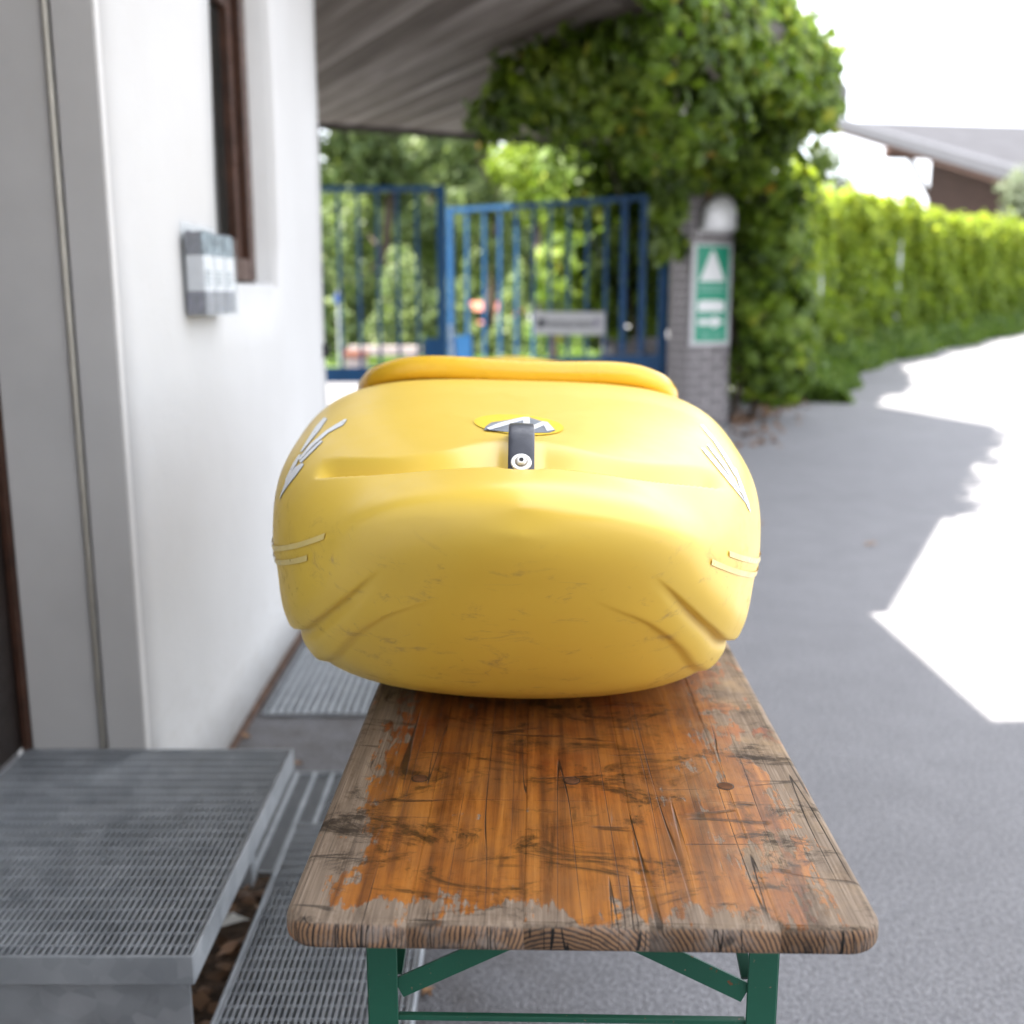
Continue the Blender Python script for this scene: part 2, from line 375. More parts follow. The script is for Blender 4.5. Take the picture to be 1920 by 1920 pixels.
MAT['limeleaf'] = leafmat('lime_leaf', [(0, (.10, .16, .015)), (.5, (.17, .25, .02)), (1, (.26, .33, .03))], .55)
MAT['greyleaf'] = leafmat('grey_leaf', [(0, (.10, .13, .08)), (1, (.22, .26, .17))], .4)
MAT['grass'] = leafmat('grass_blade', [(0, (.065, .12, .018)), (.6, (.11, .19, .03)), (1, (.18, .26, .04))], .5)

# ------------------------------------------------------------------ leaves
def leaf_mesh(name, P, Nrm, size, mat, parent=None, tint=None, elong=1.25, fold=.25):
    """many pointed folded leaves in one mesh: P (n,3) positions, Nrm (n,3) facing, size (n,)"""
    n = len(P); P = np.asarray(P, float)
    Nn = np.asarray(Nrm, float)+rng.normal(0, .45, (n, 3)); Nn /= np.linalg.norm(Nn, axis=1)[:, None]+1e-9
    d = rng.normal(0, .6, (n, 3)); d[:, 2] -= .7           # tips tend to hang
    d -= Nn*np.sum(d*Nn, axis=1)[:, None]; d /= np.linalg.norm(d, axis=1)[:, None]+1e-9
    s = np.cross(Nn, d); L = (size*elong)[:, None]; W = (size*.5)[:, None]
    base = P-d*L*.5; tip = P+d*L*.5-Nn*L*.12
    l1 = P-d*L*.12+s*W-Nn*W*fold; r1 = P-d*L*.12-s*W-Nn*W*fold
    mid = P+d*L*.02+Nn*W*.15
    V = np.stack([base, l1, tip, r1, mid], 1).reshape(-1, 3)
    i0 = (np.arange(n)*5)[:, None]
    T = np.concatenate([i0+np.array([[0, 1, 4]]), i0+np.array([[1, 2, 4]]), i0+np.array([[2, 3, 4]]), i0+np.array([[3, 0, 4]])], 1).reshape(-1, 3)
    me = bpy.data.meshes.new(name); me.vertices.add(len(V)); me.vertices.foreach_set('co', V.ravel())
    me.loops.add(T.size); me.loops.foreach_set('vertex_index', T.ravel().astype(np.int32))
    me.polygons.add(len(T)); me.polygons.foreach_set('loop_start', (np.arange(len(T))*3).astype(np.int32)); me.polygons.foreach_set('loop_total', np.full(len(T), 3, np.int32))
    me.update(calc_edges=True)
    tn = rng.random(n) if tint is None else tint
    at_ = me.attributes.new('tint', 'FLOAT', 'POINT'); at_.data.foreach_set('value', np.repeat(tn, 5).astype(np.float32))
    return link(name, me, mat, parent)
def blob_pts(c, r, n, hollow=.55):
    d = rng.normal(0, 1, (n, 3)); d /= np.linalg.norm(d, axis=1)[:, None]
    # lumpy radius
    ph = rng.random(6)*6.28
    lum = 1+.16*np.sin(5*d[:, 0]+ph[0])+.14*np.sin(6*d[:, 1]+ph[1])+.14*np.sin(5.5*d[:, 2]+ph[2])+.1*np.sin(11*d[:, 0]+9*d[:, 2]+ph[3])
    rad = (hollow+(1-hollow)*rng.random(n)**.6)*lum
    return np.array(c)+d*rad[:, None]*np.array(r), d

# ------------------------------------------------------------------ ground
xs = sorted(set([-200, -120, -70, -40, -20, -10, -5, -2, 0, .5, 1] + [1+i*.75 for i in range(1, 60)] + [50, 60, 80, 120, 200]))
ys = sorted(set([-120, -60, -30, -10, 0, 5, 8] + [8+i*.8 for i in range(1, 70)] + [70, 90, 120, 200, 300]))
m = MB(); nx = len(xs)
V = [(x, y, G(x, y) if y < 64 else G(x, 64)) for y in ys for x in xs]
m.add(V, [(j*nx+i, j*nx+i+1, (j+1)*nx+i+1, (j+1)*nx+i) for j in range(len(ys)-1) for i in range(nx-1)])
tag(m.build('ground', MAT['asphalt'], smooth=True), kind='structure')
m = MB(); m.add([(-60, 20.5, .006), (3.2, 18.2, .006), (3.5, 64, .006), (-60, 64, .006)], [(0, 1, 2, 3)])
tag(m.build('lawn', MAT['lawn']), kind='structure')
m = MB(); m.add([(-1.05, 1.2, .004), (-.30, 1.2, .004), (-.36, 2.05, .004), (-.52, 2.3, .004), (-.86, 2.4, .004), (-1.05, 2.3, .004)], [(0, 1, 2, 3, 4, 5)])
tag(m.build('leaf_litter', MAT['litter']), 'brown leaf litter lying under the metal steps', 'leaf litter', kind='stuff')

# ------------------------------------------------------------------ building at left
WX = -.82
bld = empty('building', (WX, 3, 0), label='white plastered house with grey door frame along the left side', cat='building')
def bpart(mb, name, mat, **k):
    o = mb.build(name, mat, **k); o.parent = bld; o.matrix_parent_inverse = bld.matrix_world.inverted(); o.location = (-WX, -3, 0); o.matrix_parent_inverse = Matrix(); return o
def wall_grid(ysv, zsv, holes, xf, xb):
    mb = MB()
    ins = lambda i, j: (0 <= i < len(ysv)-1 and 0 <= j < len(zsv)-1 and (i, j) not in holes)
    for i in range(len(ysv)-1):
        for j in range(len(zsv)-1):
            if not ins(i, j): continue
            y0, y1, z0, z1 = ysv[i], ysv[i+1], zsv[j], zsv[j+1]
            mb.add([(xf,y0,z0),(xf,y1,z0),(xf,y1,z1),(xf,y0,z1)], [(0,1,2,3)]); mb.add([(xb,y0,z0),(xb,y1,z0),(xb,y1,z1),(xb,y0,z1)], [(3,2,1,0)])
            for di, dj, q in ((-1,0,((xf,y0,z0),(xf,y0,z1),(xb,y0,z1),(xb,y0,z0))), (1,0,((xf,y1,z0),(xb,y1,z0),(xb,y1,z1),(xf,y1,z1))),
                              (0,-1,((xf,y0,z0),(xb,y0,z0),(xb,y1,z0),(xf,y1,z0))), (0,1,((xf,y0,z1),(xf,y1,z1),(xb,y1,z1),(xb,y0,z1)))):
                if not ins(i+di, j+dj): mb.add(list(q), [(0,1,2,3)])
    return mb
SILL, WT = 1.337, 2.35
mb = wall_grid([-6, 1.28, 2.27, 3.11, 3.83, 4.80], [0, SILL, WT, 2.45, 2.9], {(1,0),(1,1),(1,2),(3,1)}, WX, WX-.30)
me = bpy.data.meshes.new('wall'); me.from_pydata(mb.v, [], mb.f)
bm = bmesh.new(); bm.from_mesh(me); bmesh.ops.remove_doubles(bm, verts=bm.verts, dist=1e-5); bmesh.ops.recalc_face_normals(bm, faces=bm.faces)
be = [e for e in bm.edges if len(e.link_faces) == 2 and e.calc_face_angle(0) > 1]
bmesh.ops.bevel(bm, geom=be, offset=.012, segments=3, affect='EDGES', clamp_overlap=True)
bmesh.ops.subdivide_edges(bm, edges=[e for e in bm.edges if e.calc_length() > .5], cuts=6, use_grid_fill=True)
for v in bm.verts:   # hand-trowelled unevenness
    v.co.x += .0035*sin(3.1*v.co.y+1.7*v.co.z)+.003*sin(5.3*v.co.z+v.co.y); v.co.y += .004*sin(4.3*v.co.z+2*v.co.x)
bm.to_mesh(me); bm.free()
o = link('wall', me, MAT['plaster'], bld, smooth=True); o.location = (-WX, -3, 0)
bpart(MB().box((-6, 4.50, 0), (WX-.302, 4.78, 2.9)), 'rear_wall', MAT['plaster'])
bpart(MB().box((WX-.01, 2.40, .001), (WX+.010, 4.77, .022)), 'base_strip', simple('rusty_base', (.10, .055, .035), .85, .5, 20))
# door jamb facing the camera: grey metal in two steps, cream bead, brown strip, dark leaf
bpart(MB().box((-.897, 2.236, .30), (WX+.009, 2.2635, 2.446)), 'outer_frame', MAT['greymetal'], bevel=.003)
bpart(MB().box((-1.066, 2.241, .30), (-.903, 2.2685, 2.446)), 'inner_frame', MAT['greymetal'], bevel=.003)
bpart(MB().tube([(-.909, 2.240, .30), (-.909, 2.240, 2.44)], .006, 8), 'sealant_bead', MAT['cream'], smooth=True)
bpart(MB().box((-1.082, 2.225, .30), (-1.068, 2.2688, 2.444)), 'timber_strip', MAT['brown'], bevel=.002)
bpart(MB().box((-1.112, 1.285, .32), (-1.084, 2.262, 2.44)), 'door', MAT['darkdoor'])
bpart(MB().box((-1.10, 1.282, 2.40), (WX-.002, 2.234, 2.4485)), 'door_head', MAT['greymetal'])
# window: frame set back, sash, pane
wx = WX-.066
fr = bpart(MB().box((wx-.06, 3.122, SILL+.012), (wx, 3.20, WT-.012)).box((wx-.06, 3.735, SILL+.012), (wx, 3.818, WT-.012)).box((wx-.06, 3.201, SILL+.012), (wx-.001, 3.734, SILL+.085)).box((wx-.06, 3.201, WT-.085), (wx-.001, 3.734, WT-.012)), 'window_frame', MAT['brown'], bevel=.004)
sash = MB().box((wx-.075, 3.205, SILL+.09), (wx-.025, 3.262, WT-.09)).box((wx-.075, 3.672, SILL+.09), (wx-.025, 3.730, WT-.09)).box((wx-.075, 3.263, SILL+.09), (wx-.027, 3.671, SILL+.15)).box((wx-.075, 3.263, WT-.15), (wx-.027, 3.671, WT-.09)).build('sash', MAT['brown'], fr, bevel=.003)
MB().box((wx-.055, 3.255, SILL+.14), (wx-.05, 3.68, WT-.14)).build('pane', MAT['pane'], fr)
bpart(MB().box((WX-.29, 3.10, SILL-.05), (WX-.27, 3.84, WT+.05)), 'window_backing', MAT['darkdoor'])  # plain dark plate closing the opening behind the pane
# roof: eave overhang above the wall and a wider part over the entrance
bpart(MB().prism([(-6, -6), (-.02, -6), (-.02, 2.67), (-.28, 2.67), (-.28, 3.86), (-.80, 4.80), (-6, 4.80)], 2.905, 3.06), 'roof', MAT['rooftin'])
bpart(MB().box((-.018, -6, 2.88), (.012, 2.69, 3.075)).box((-.252, 2.672, 2.88), (-.019, 2.70, 3.075)), 'fascia_board', MAT['fascia'])
wing = empty('added_wing', (3, -5.2, 0), label='unseen white boarded wing added behind the viewer to shape the light', cat='building')  # unseen block, added to shade and fill the kayak's underside
for k in range(15):
    MB().box((-3.8, -.06+.006*(k % 2), .02+k*.2), (6, .0, .02+k*.2+.192)).build('board', MAT['white'], wing)
MB().box((-3.8, .002, 0), (6, .2, 3.1)).build('wall_core', MAT['planks'], wing)
MB().box((-2.75, -.2, 3.12), (6.3, .6, 3.24)).build('roof', MAT['rooftin'], wing)
for x in (2.9, 5.9): MB().box((x-.07, .35, 0), (x+.07, .49, 3.118)).build('post', MAT['planks'], wing)
wing.rotation_euler = (0, 0, 0)
# small dark hook at the far corner
tag(MB().box((WX-.004, 4.732, 1.035), (WX+.02, 4.755, 1.095)).tube([(WX+.01, 4.743, 1.04), (WX+.04, 4.743, 1.03), (WX+.045, 4.743, 1.06)], .006, 6).build('wall_hook', MAT['blackm']),
    'small black hook on the far corner of the white wall', 'hook')

# ------------------------------------------------------------------ leaflet holder
lh = empty('leaflet_holder', (WX, 2.90, 1.25), label='clear plastic leaflet holder screwed to the white wall below the window', cat='leaflet holder')
Y0, Y1 = -.155, .155
MB().box((.001, Y0, 0), (.004, Y1, .232)).build('back_plate', MAT['acrylic'], lh)
MB().box((.004, Y0, 0), (.058, Y0+.003, .20)).build('side_panel', MAT['acrylic'], lh); MB().box((.004, Y1-.003, 0), (.058, Y1, .20)).build('side_panel', MAT['acrylic'], lh)
MB().box((.055, Y0+.0035, .0), (.058, Y1-.0035, .155)).build('front_panel', MAT['acrylic'], lh); MB().box((.0045, Y0+.0035, 0), (.0545, Y1-.0035, .003)).build('floor_panel', MAT['acrylic'], lh)
for k in (1, 2): MB().box((.0045, Y0+k*.1033-.001, .0035), (.0545, Y0+k*.1033+.001, .18)).build('divider', MAT['acrylic'], lh)
LEAF = []
for k, (nm, lb) in enumerate((('near', 'leaflet stack in the holder nearest the door'), ('mid', 'leaflet stack in the middle of the holder'), ('far', 'leaflet stack in the holder next to the window'))):
    ya = Y0+.006+k*.1033; yb = ya+.091
    s = empty('leaflet_stack', (WX, 2.90, 1.25), label=lb, cat='leaflets', group='leaflets in the wall holder')
    nl = 9
    for i in range(nl):
        xa = .008+i*.0048; hh = .208+random.uniform(-.003, .003); j = random.uniform(-.001, .001)
        for nm2, za, zb, mt in (('leaflet_foot', .005, .062, 'paper1' if i % 3 else 'paper4'), ('leaflet_body', .0622, .150, 'paper2'), ('leaflet_head', .1502, hh, 'paper1' if i < nl-1 else 'paper3')):
            MB().box((xa, ya+j, za), (xa+.0042, yb+j, zb)).build(nm2, MAT[mt], s)
    xa = .0513
    MB().box((xa+.0003, ya+.008, .078), (xa+.0012, yb-.04, .082)).box((xa+.0003, ya+.008, .088), (xa+.0012, yb-.03, .092)).box((xa+.0003, ya+.008, .098), (xa+.0012, yb-.035, .102)).box((xa+.0003, ya+.008, .108), (xa+.0012, yb-.03, .112)).build('print_lines', MAT['paper3'], s)

# ------------------------------------------------------------------ canopy between house and gate
O2 = Vector((-2.0, 11.3)); U = Vector((.892, .452)).normalized(); Vv = Vector((U.y, -U.x))
def uv(u, v): p = O2+U*u+Vv*v; return p.x, p.y
CZ = 3.0
cp = empty('canopy', (0, 8, CZ), label='weathered plank canopy roof reaching from the house to the gate', cat='canopy')
def vmax(u):
    a = 5.46-.723*(u-.82)
    if u < -1.85: a = min(a, (6.46+.452*u)/.892)
    return a
END = 4.82   # right-hand end follows a line between (2.3,15.08) and (3.0,10.4)
pw = .118; u = -4.2; k = 0
e0, e1 = Vector((2.3, 15.08)), Vector((3.0, 10.4))
while u < END-.05:
    u1 = min(u+pw, END)
    a0, a1 = vmax(u), vmax(u1)
    v0, v1 = 0., 0.
    if u > 4.05: a0 = a1 = max(.1, 3.06*(END-u)/(END-4.05))
    g = .004; dz = random.uniform(-.003, .003)
    P = [uv(u+g, v0), uv(u1-g, v1), uv(u1-g, a1), uv(u+g, a0)]
    mb = MB(); L = .5*(a0+a1)
    # built in plank-local axes so that the grain runs along the plank
    org = uv((u+u1)/2, 0)
    loc = [((Vector(p)-Vector(org)).dot(U), (Vector(p)-Vector(org)).dot(Vv)) for p in P]
    o = mb.prism([(x, y) for x, y in loc], 0, .022).build('plank', MAT['soffit'], cp)
    o.location = (org[0], org[1]-8, dz); o.rotation_euler = (0, 0, atan2(U.y, U.x)); o.scale = (1, -1, 1)
    u += pw; k += 1
poly = [uv(-4.2, -.05), (2.32, 13.52), (3.03, 10.4), (-.30, 3.90), (-.33, 4.84), (-4.0, 4.84)]
o = MB().prism([(x, y) for x, y in poly], .03, .16).build('roof_sheet', MAT['rooftin'], cp); o.location = (0, -8, 0)
def strip(p, q, z0, z1, th, name, mat):
    p = Vector(p); q = Vector(q); d = (q-p).normalized(); nn = Vector((d.y, -d.x))*th
    o = MB().prism([tuple(p), tuple(q), tuple(q+nn), tuple(p+nn)], z0, z1).build(name, mat, cp); o.location = (0, -8, 0)
strip(uv(-4.2, -.055), (2.32, 13.53), -.05, .17, -.03, 'fascia_board', MAT['fascia'])
strip((3.035, 10.42), (-.30, 3.88), -.07, .18, -.035, 'fascia_board', MAT['fascia'])
strip((2.34, 13.5), (3.05, 10.42), -.07, .18, -.035, 'fascia_board', MAT['fascia'])
# beam under the planks along the outer edge
bm0 = Vector((2.75, 10.35)); bm1 = Vector((-.30, 4.45))
o = MB().bar((bm0.x, bm0.y, -.07), (bm1.x, bm1.y, -.07), .12, .13, (0, 0, 1)).build('edge_beam', MAT['fascia'], cp); o.location = (0, -8, 0)

# ------------------------------------------------------------------ brick gate pillar with sign and lamp
C0 = Vector((1.77, 11.0)); PA = atan2(U.y, U.x); PW, PD, PH = .54, .33, 2.55
pil = empty('brick_pillar', (C0.x, C0.y, 0), (0, 0, PA), 'grey brick gate pillar under the climbing plant', 'pillar')
MB().box((.006, .006, 0), (PW-.006, PD-.006, PH)).build('mortar_core', MAT['mortar'], pil)
bh, gap = .078, .010; brick_me = {}
def brick(x0, x1, y0, y1, z):
    key = (round(x1-x0, 4), round(y1-y0, 4))
    if key not in brick_me:
        o = MB().box((0, 0, 0), (key[0], key[1], bh)).build('brick', MAT['brick'], pil, bevel=.004, seg=1); brick_me[key] = o.data
    else:
        o = bpy.data.objects.new('brick', brick_me[key]); COL.objects.link(o); o.parent = pil
    o.location = (x0+random.uniform(-.002, .002), y0+random.uniform(-.002, .002), z)
z = .005; c = 0
while z < PH-.05:
    if c % 2 == 0:
        h = (PW-gap)/2
        for xa in (0, h+gap): brick(xa, xa+h, 0, .11, z); brick(xa, xa+h, PD-.11, PD, z)
        brick(0, .11, .12, PD-.12, z); brick(PW-.11, PW, .12, PD-.12, z)
    else:
        q = (PW-.11*2-2*gap)
        brick(0, .11, 0, .16, z); brick(0, .11, .17, PD, z); brick(PW-.11, PW, 0, .16, z); brick(PW-.11, PW, .17, PD, z)
        brick(.12, .12+q, 0, .11, z); brick(.12, .12+q, PD-.11, PD, z)
    z += bh+gap; c += 1
def text_mesh(txt, size, name, mat, parent, loc, rot):
    cu = bpy.data.curves.new(name, 'FONT'); cu.body = txt; cu.size = size; cu.extrude = .0012; cu.align_x = 'CENTER'; cu.align_y = 'CENTER'
    to = bpy.data.objects.new('tmp', cu); COL.objects.link(to); bpy.context.view_layer.update()
    me = bpy.data.meshes.new_from_object(to.evaluated_get(bpy.context.evaluated_depsgraph_get())); bpy.data.objects.remove(to)
    me.materials.clear(); o = link(name, me, mat, parent); o.location = loc; o.rotation_euler = rot; return o
sg = empty('assembly_sign', (C0.x, C0.y, .845), (0, 0, PA), 'green and white safety sign with triangle, arrow and distance on the brick pillar', 'sign')
MB().box((.02, -.02, -.04), (.515, -.002, .97)).build('backing_board', MAT['board'], sg, bevel=.003)
MB().box((.07, -.026, 0), (.475, -.0205, .95)).build('green_panel', MAT['sgreen'], sg)
MB().box((.075, -.0275, .55), (.47, -.0262, .562)).box((.075, -.0275, .94), (.47, -.0262, .948)).box((.072, -.0275, .004), (.080, -.0262, .938)).box((.465, -.0275, .004), (.473, -.0262, .938)).build('white_border', MAT['sgreenl'], sg)
def flat(pts, name, mat, y0=-.0285): MB().add([(x, y0, z) for x, z in pts]+[(x, y0+.002, z) for x, z in pts], [tuple(range(len(pts)))]+[tuple(range(2*len(pts)-1, len(pts)-1, -1))]+[(i, i+len(pts), (i+1) % len(pts)+len(pts), (i+1) % len(pts)) for i in range(len(pts))]).build(name, mat, sg)
flat([(.105, .60), (.425, .60), (.28, .90), (.25, .90)], 'triangle_symbol', MAT['swhite'])
flat([(.10, .30), (.43, .30), (.43, .40), (.37, .41), (.16, .41), (.10, .40)], 'middle_symbol', MAT['swhite'])
flat([(.11, .525), (.42, .525), (.42, .50), (.11, .50)], 'middle_line', MAT['sgreenl']); flat([(.11, .262), (.42, .262), (.42, .235), (.11, .235)], 'middle_line', MAT['sgreenl'])
flat([(.105, .165), (.29, .165), (.29, .128), (.43, .195), (.29, .262-.002), (.29, .222), (.105, .222)], 'arrow_symbol', MAT['swhite'], -.0300)
text_mesh('20 m', .135, 'distance_text', MAT['sgreenl'], sg, (.27, -.0272, .06), (pi/2, 0, 0))
lm = empty('wall_lamp', (C0.x, C0.y, 1.93), (0, 0, PA), 'white dome shaped lamp above the green sign', 'lamp')
prof = [(.09, 0), (.50, 0), (.50, .13)]+[(.295+.205*cos(a), .14+.21*sin(a)) for a in [i*pi/10 for i in range(0, 11)]]+[(.09, .13)]
n = len(prof); mb = MB(); mb.add([(x, -.02, zz) for x, zz in prof]+[(.295+(x-.295)*.86, -.13, .02+zz*.9) for x, zz in prof], [tuple(range(n)), tuple(range(2*n-1, n-1, -1))]+[(i, i+n, (i+1) % n+n, (i+1) % n) for i in range(n)])
mb.build('lamp_shade', MAT['opal'], lm, bevel=.012, smooth=True)
MB().box((.08, -.02, -.012), (.51, -.003, .02)).build('base_plate', MAT['white'], lm)

# ------------------------------------------------------------------ gate
def P3(px, py, Y): return at(px, py, Y)
GY = 11.1
lg = empty('gate_leaf', (0, GY, 0), label='closed left leaf of the blue barred gate, next to the white wall', cat='gate', group='blue gate leaves')
def gpart(mb, name, root, **k):
    o = mb.build(name, MAT['blue'], root, **k); o.location = -root.location; return o
def gx(px, z, Y):  # world x of a pixel column at height z, depth Y
    zc = Y*cos(PITCH)-(z-CAM.z)*sin(PITCH); return (px-960)/F*zc
xl, xr = -3.6, gx(828, 1.5, GY); zt = 2.37
gpart(MB().box((xl, GY-.03, zt-.05), (xr-.041, GY+.03, zt)), 'top_rail', lg); gpart(MB().box((xl, GY-.035, .43), (xr-.041, GY+.035, .585)), 'bottom_rail', lg)
gpart(MB().box((xr-.04, GY-.04, .30), (xr+.045, GY+.04, zt+.005)), 'stile', lg); gpart(MB().box((xl-.08, GY-.04, .30), (xl-.001, GY+.04, zt+.005)), 'stile', lg)
gpart(MB().box((gx(795, .7, GY), GY-.028, .586), (xr-.041, GY+.028, .875)), 'lock_plate', lg)
xx = gx(783, 1.5, GY)
while xx > xl+.1: gpart(MB().box((xx-.016, GY-.012, .586), (xx+.016, GY+.012, zt-.051)), 'bar', lg); xx -= .196
# right leaf, swung outwards and sagging at its free end
rA = Vector((gx(846, 1.5, 12.6), 12.6)); rB = Vector((gx(1203, 1.5, 11.8), 11.8))
zA, zB, bA, bB = 2.276, 2.345, .57, .69
rg = empty('gate_leaf', (rB.x, rB.y, 0), label='open right leaf of the blue barred gate carrying a small sign', cat='gate', group='blue gate leaves')
def on(t, z): p = rA.lerp(rB, t); return Vector((p.x, p.y, z))
dn = (rB-rA).normalized(); ref = Vector((-dn.y, dn.x, 0))
gpart(MB().bar(on(.02, zA-.025), on(1.0, zB-.025), .05, .05, ref), 'top_rail', rg)
gpart(MB().bar(on(.02, bA-.14), on(1.13, bB-.145), .28, .06, ref), 'bottom_rail', rg)
gpart(MB().bar(on(0, .25), on(0, zA+.005), .065, .07, ref), 'stile', rg)
for px in (878, 912, 942, 974, 1006, 1037, 1071, 1105, 1139):
    t = (px-846)/(1203-846); t = t/(t+(1-t)*11.8/12.6) if False else t
    gpart(MB().bar(on(t, bA+(bB-bA)*t+.001), on(t, zA+(zB-zA)*t-.051), .034, .024, ref), 'bar', rg)
for t, wd in ((.91, .055), (1.005, .06)): gpart(MB().bar(on(t, bA+(bB-bA)*t+.001), on(t, zB+.0), wd, .06, ref), 'stile', rg)
gpart(MB().bar(on(.025, bA+.14), on(.115, bA+.15), .28, .05, ref), 'lock_plate', rg)
hp = at(1241, 660, 11.55)
tag(MB().box((hp.x-.045, 11.50, 0), (hp.x+.045, 11.59, 1.95)).build('gate_post', MAT['blue'], bevel=.004), 'blue steel hinge post beside the brick pillar', 'post')
# low dark brick wall behind the hinge side of the gate
lw = empty('low_brick_wall', (1.10, 12.95, 0), (0, 0, .12), 'low dark brick wall behind the right end of the gate', 'wall')
MB().box((.01, .01, 0), (1.04, .20, .80)).build('mortar_core', MAT['mortar'], lw); lbm = None
for r in range(9):
    for k in range(5):
        xa = k*.212-(.106 if r % 2 else 0)
        if xa < -.01 or xa > .85: continue
        if lbm is None: o = MB().box((0, 0, 0), (.202, .21, .078)).build('brick', MAT['brick'], lw, bevel=.004, seg=1); lbm = o.data
        else: o = bpy.data.objects.new('brick', lbm); COL.objects.link(o); o.parent = lw
        o.location = (xa, random.uniform(-.002, .002), .005+r*.088)
# sign on the right leaf
sA, sB = (1010-846)/357, (1142-846)/357
def onf(t, z, off): p = on(t, z); return p-Vector((-dn.y, dn.x, 0)).normalized()*0+Vector((dn.y, -dn.x, 0))*off
gs = empty('gate_sign', tuple(on((sA+sB)/2, 1.10)), (0, 0, atan2(dn.y, dn.x)), 'small pale sign with dark lettering on the right gate leaf', 'sign')
hw = (rB-rA).length*(sB-sA)/2
zc_ = 1.30+tan(radians(2.05-1.45))*0 - .13
gs.location.z = at(1076, 606, on((sA+sB)/2, 1).y).z
MB().box((-hw, -.062, -.125), (hw, -.05, .125)).build('sign_panel', MAT['board'], gs, bevel=.004)
text_mesh('Restaurant', .135, 'lettering', MAT['sdark'], gs, (-.02, -.064, 0), (pi/2, 0, 0))
MB().add([(-hw+.05, -.064, -.05), (-hw+.11, -.064, -.05), (-hw+.11, -.064, .05), (-hw+.05, -.064, .05), (-hw+.05, -.0625, -.05), (-hw+.11, -.0625, -.05), (-hw+.11, -.0625, .05), (-hw+.05, -.0625, .05)], [(0,1,2,3),(7,6,5,4),(0,4,5,1),(1,5,6,2),(2,6,7,3),(3,7,4,0)]).build('square_symbol', MAT['sdark'], gs)
q = [(hw-.13, -.04), (hw-.05, 0), (hw-.09, .06), (hw-.13, .03)]
MB().add([(a, -.064, b) for a, b in q]+[(a, -.0625, b) for a, b in q], [(0,1,2,3),(7,6,5,4),(0,4,5,1),(1,5,6,2),(2,6,7,3),(3,7,4,0)]).build('arrow_symbol', MAT['paper4'], gs)
# chain between the leaves
ch = empty('gate_chain', tuple(at(845, 615, GY-.06)), label='steel chain hanging between the two gate leaves', cat='chain')
ct = at(845, 615, GY-.06); cb = at(848, 688, GY-.06)
for i in range(8):
    mb = MB(); n1 = 12; pts = []
    for a in range(n1+1):
        t = 2*pi*a/n1; pts.append((.018*cos(t), 0, .034*sin(t)))
    mb.tube(pts, .006, 6, cap=False); o = mb.build('link', MAT['steel'], ch, smooth=True)
    o.location = (cb-ct)*(i/7); o.rotation_euler = (0, .1*random.uniform(-1, 1), (i % 2)*pi/2+.4)

# ------------------------------------------------------------------ climbing plant over the canopy corner and the pillar
iv = empty('climbing_vine', (2.0, 11.2, 0), label='dense green climbing vine hanging over the canopy corner and pillar', cat='vine')
blobs = [(1150,470,110,14.2),(1210,570,80,14.0),(1100,570,70,14.2),(1180,340,90,14.0),(1258,385,40,10.85),(1254,465,34,10.9),(1272,325,48,10.8),(1300,335,45,10.8),
         (1225,70,60,9),(1285,25,60,7),(1335,5,60,9.3),(1390,15,75,9.4),(1398,50,75,9.4),(1428,25,55,9.5),(1448,110,55,9.5),(1473,165,45,9.6),(1458,215,55,9.7),(1368,120,90,9.6),(1345,110,80,9.4),(1250,150,80,8.6),(1180,110,60,8.8),(1100,130,60,9.2),(1030,140,50,9.4),(1160,190,90,9.4),(1458,260,50,10),(1438,300,55,10.3),
         (925,205,52,12.1),(985,185,80,12.0),(1060,195,95,11.8),(1120,160,90,11.3),(1185,120,70,10.8),(1200,200,95,11.2),(1262,85,75,10.3),(1290,170,110,10.8),(1340,60,90,9.9),
         (1385,140,120,10.4),(1378,30,90,9.9),(1413,120,95,10.1),(1448,190,66,10.3),(1398,240,95,10.6),(1340,270,110,11.3),(1225,310,110,13.3),(1120,290,100,13.4),(1075,340,60,13.6),
         (1090,420,70,13.6),(1150,400,110,13.5),(1200,500,90,12.9),(1120,540,85,13.0),(1060,480,40,13.1),(1250,420,55,12.9),(1400,340,80,11.3),(1450,330,80,10.9),(1420,440,75,11.4),(1455,470,60,11.2),
         (1425,540,75,11.4),(1440,620,75,11.4),(1415,690,58,11.5),(1465,690,50,11.6),(1395,610,45,11.7),(1475,560,50,11.7),(1390,420,35,11.0),(1300,420,60,12.7),(1290,345,65,12.6)]
PS, NS, SZ, TT = [], [], [], []
for (px, py, r, Y) in blobs:
    el = math.atan((960-(py-.75*r))/F)-PITCH
    if el > .02 and px < 1320 and py < 215: Y = min(Y, 1.62/tan(el)*.965)
    c = at(px, py, Y); R = r/F*Y; n = int(640*(R/.5)**2)+90
    p, d = blob_pts(c, (R*1.05, R*1.0, R*1.05), n)
    far = rng.random(n) < .10; p[far] += d[far]*R*rng.uniform(.05, .22, (int(far.sum()), 1))
    if py > 640: p[:, 2] = np.maximum(p[:, 2], .03)
    PS.append(p); NS.append(d+np.array([0, -.25, .25])); SZ.append(rng.uniform(.06, .15, n)*Y/11+.01); TT.append(np.clip(rng.normal(.45, .22, n)+.14*np.sin(p[:, 0]*5+p[:, 2]*7), 0, .96*np.ones(n)+.04*(rng.random(n) > .6)))
# leaves creeping along the canopy edge, hiding the fascia
n = 3400; t_ = rng.uniform(-.25, .92, n); ex = 1.2+t_*1.83; ey = 6.8+t_*3.6; of = rng.normal(.0, .07, n)
PS.append(np.stack([ex+of*.889, ey-of*.458, rng.uniform(2.72, 3.38, n)+.08*np.sin(t_*23)], 1)); NS.append(np.tile([.6, -.5, .5], (n, 1))); SZ.append(rng.uniform(.06, .12, n)); TT.append(np.clip(rng.normal(.55, .22, n), 0, .96))
P = np.concatenate(PS)
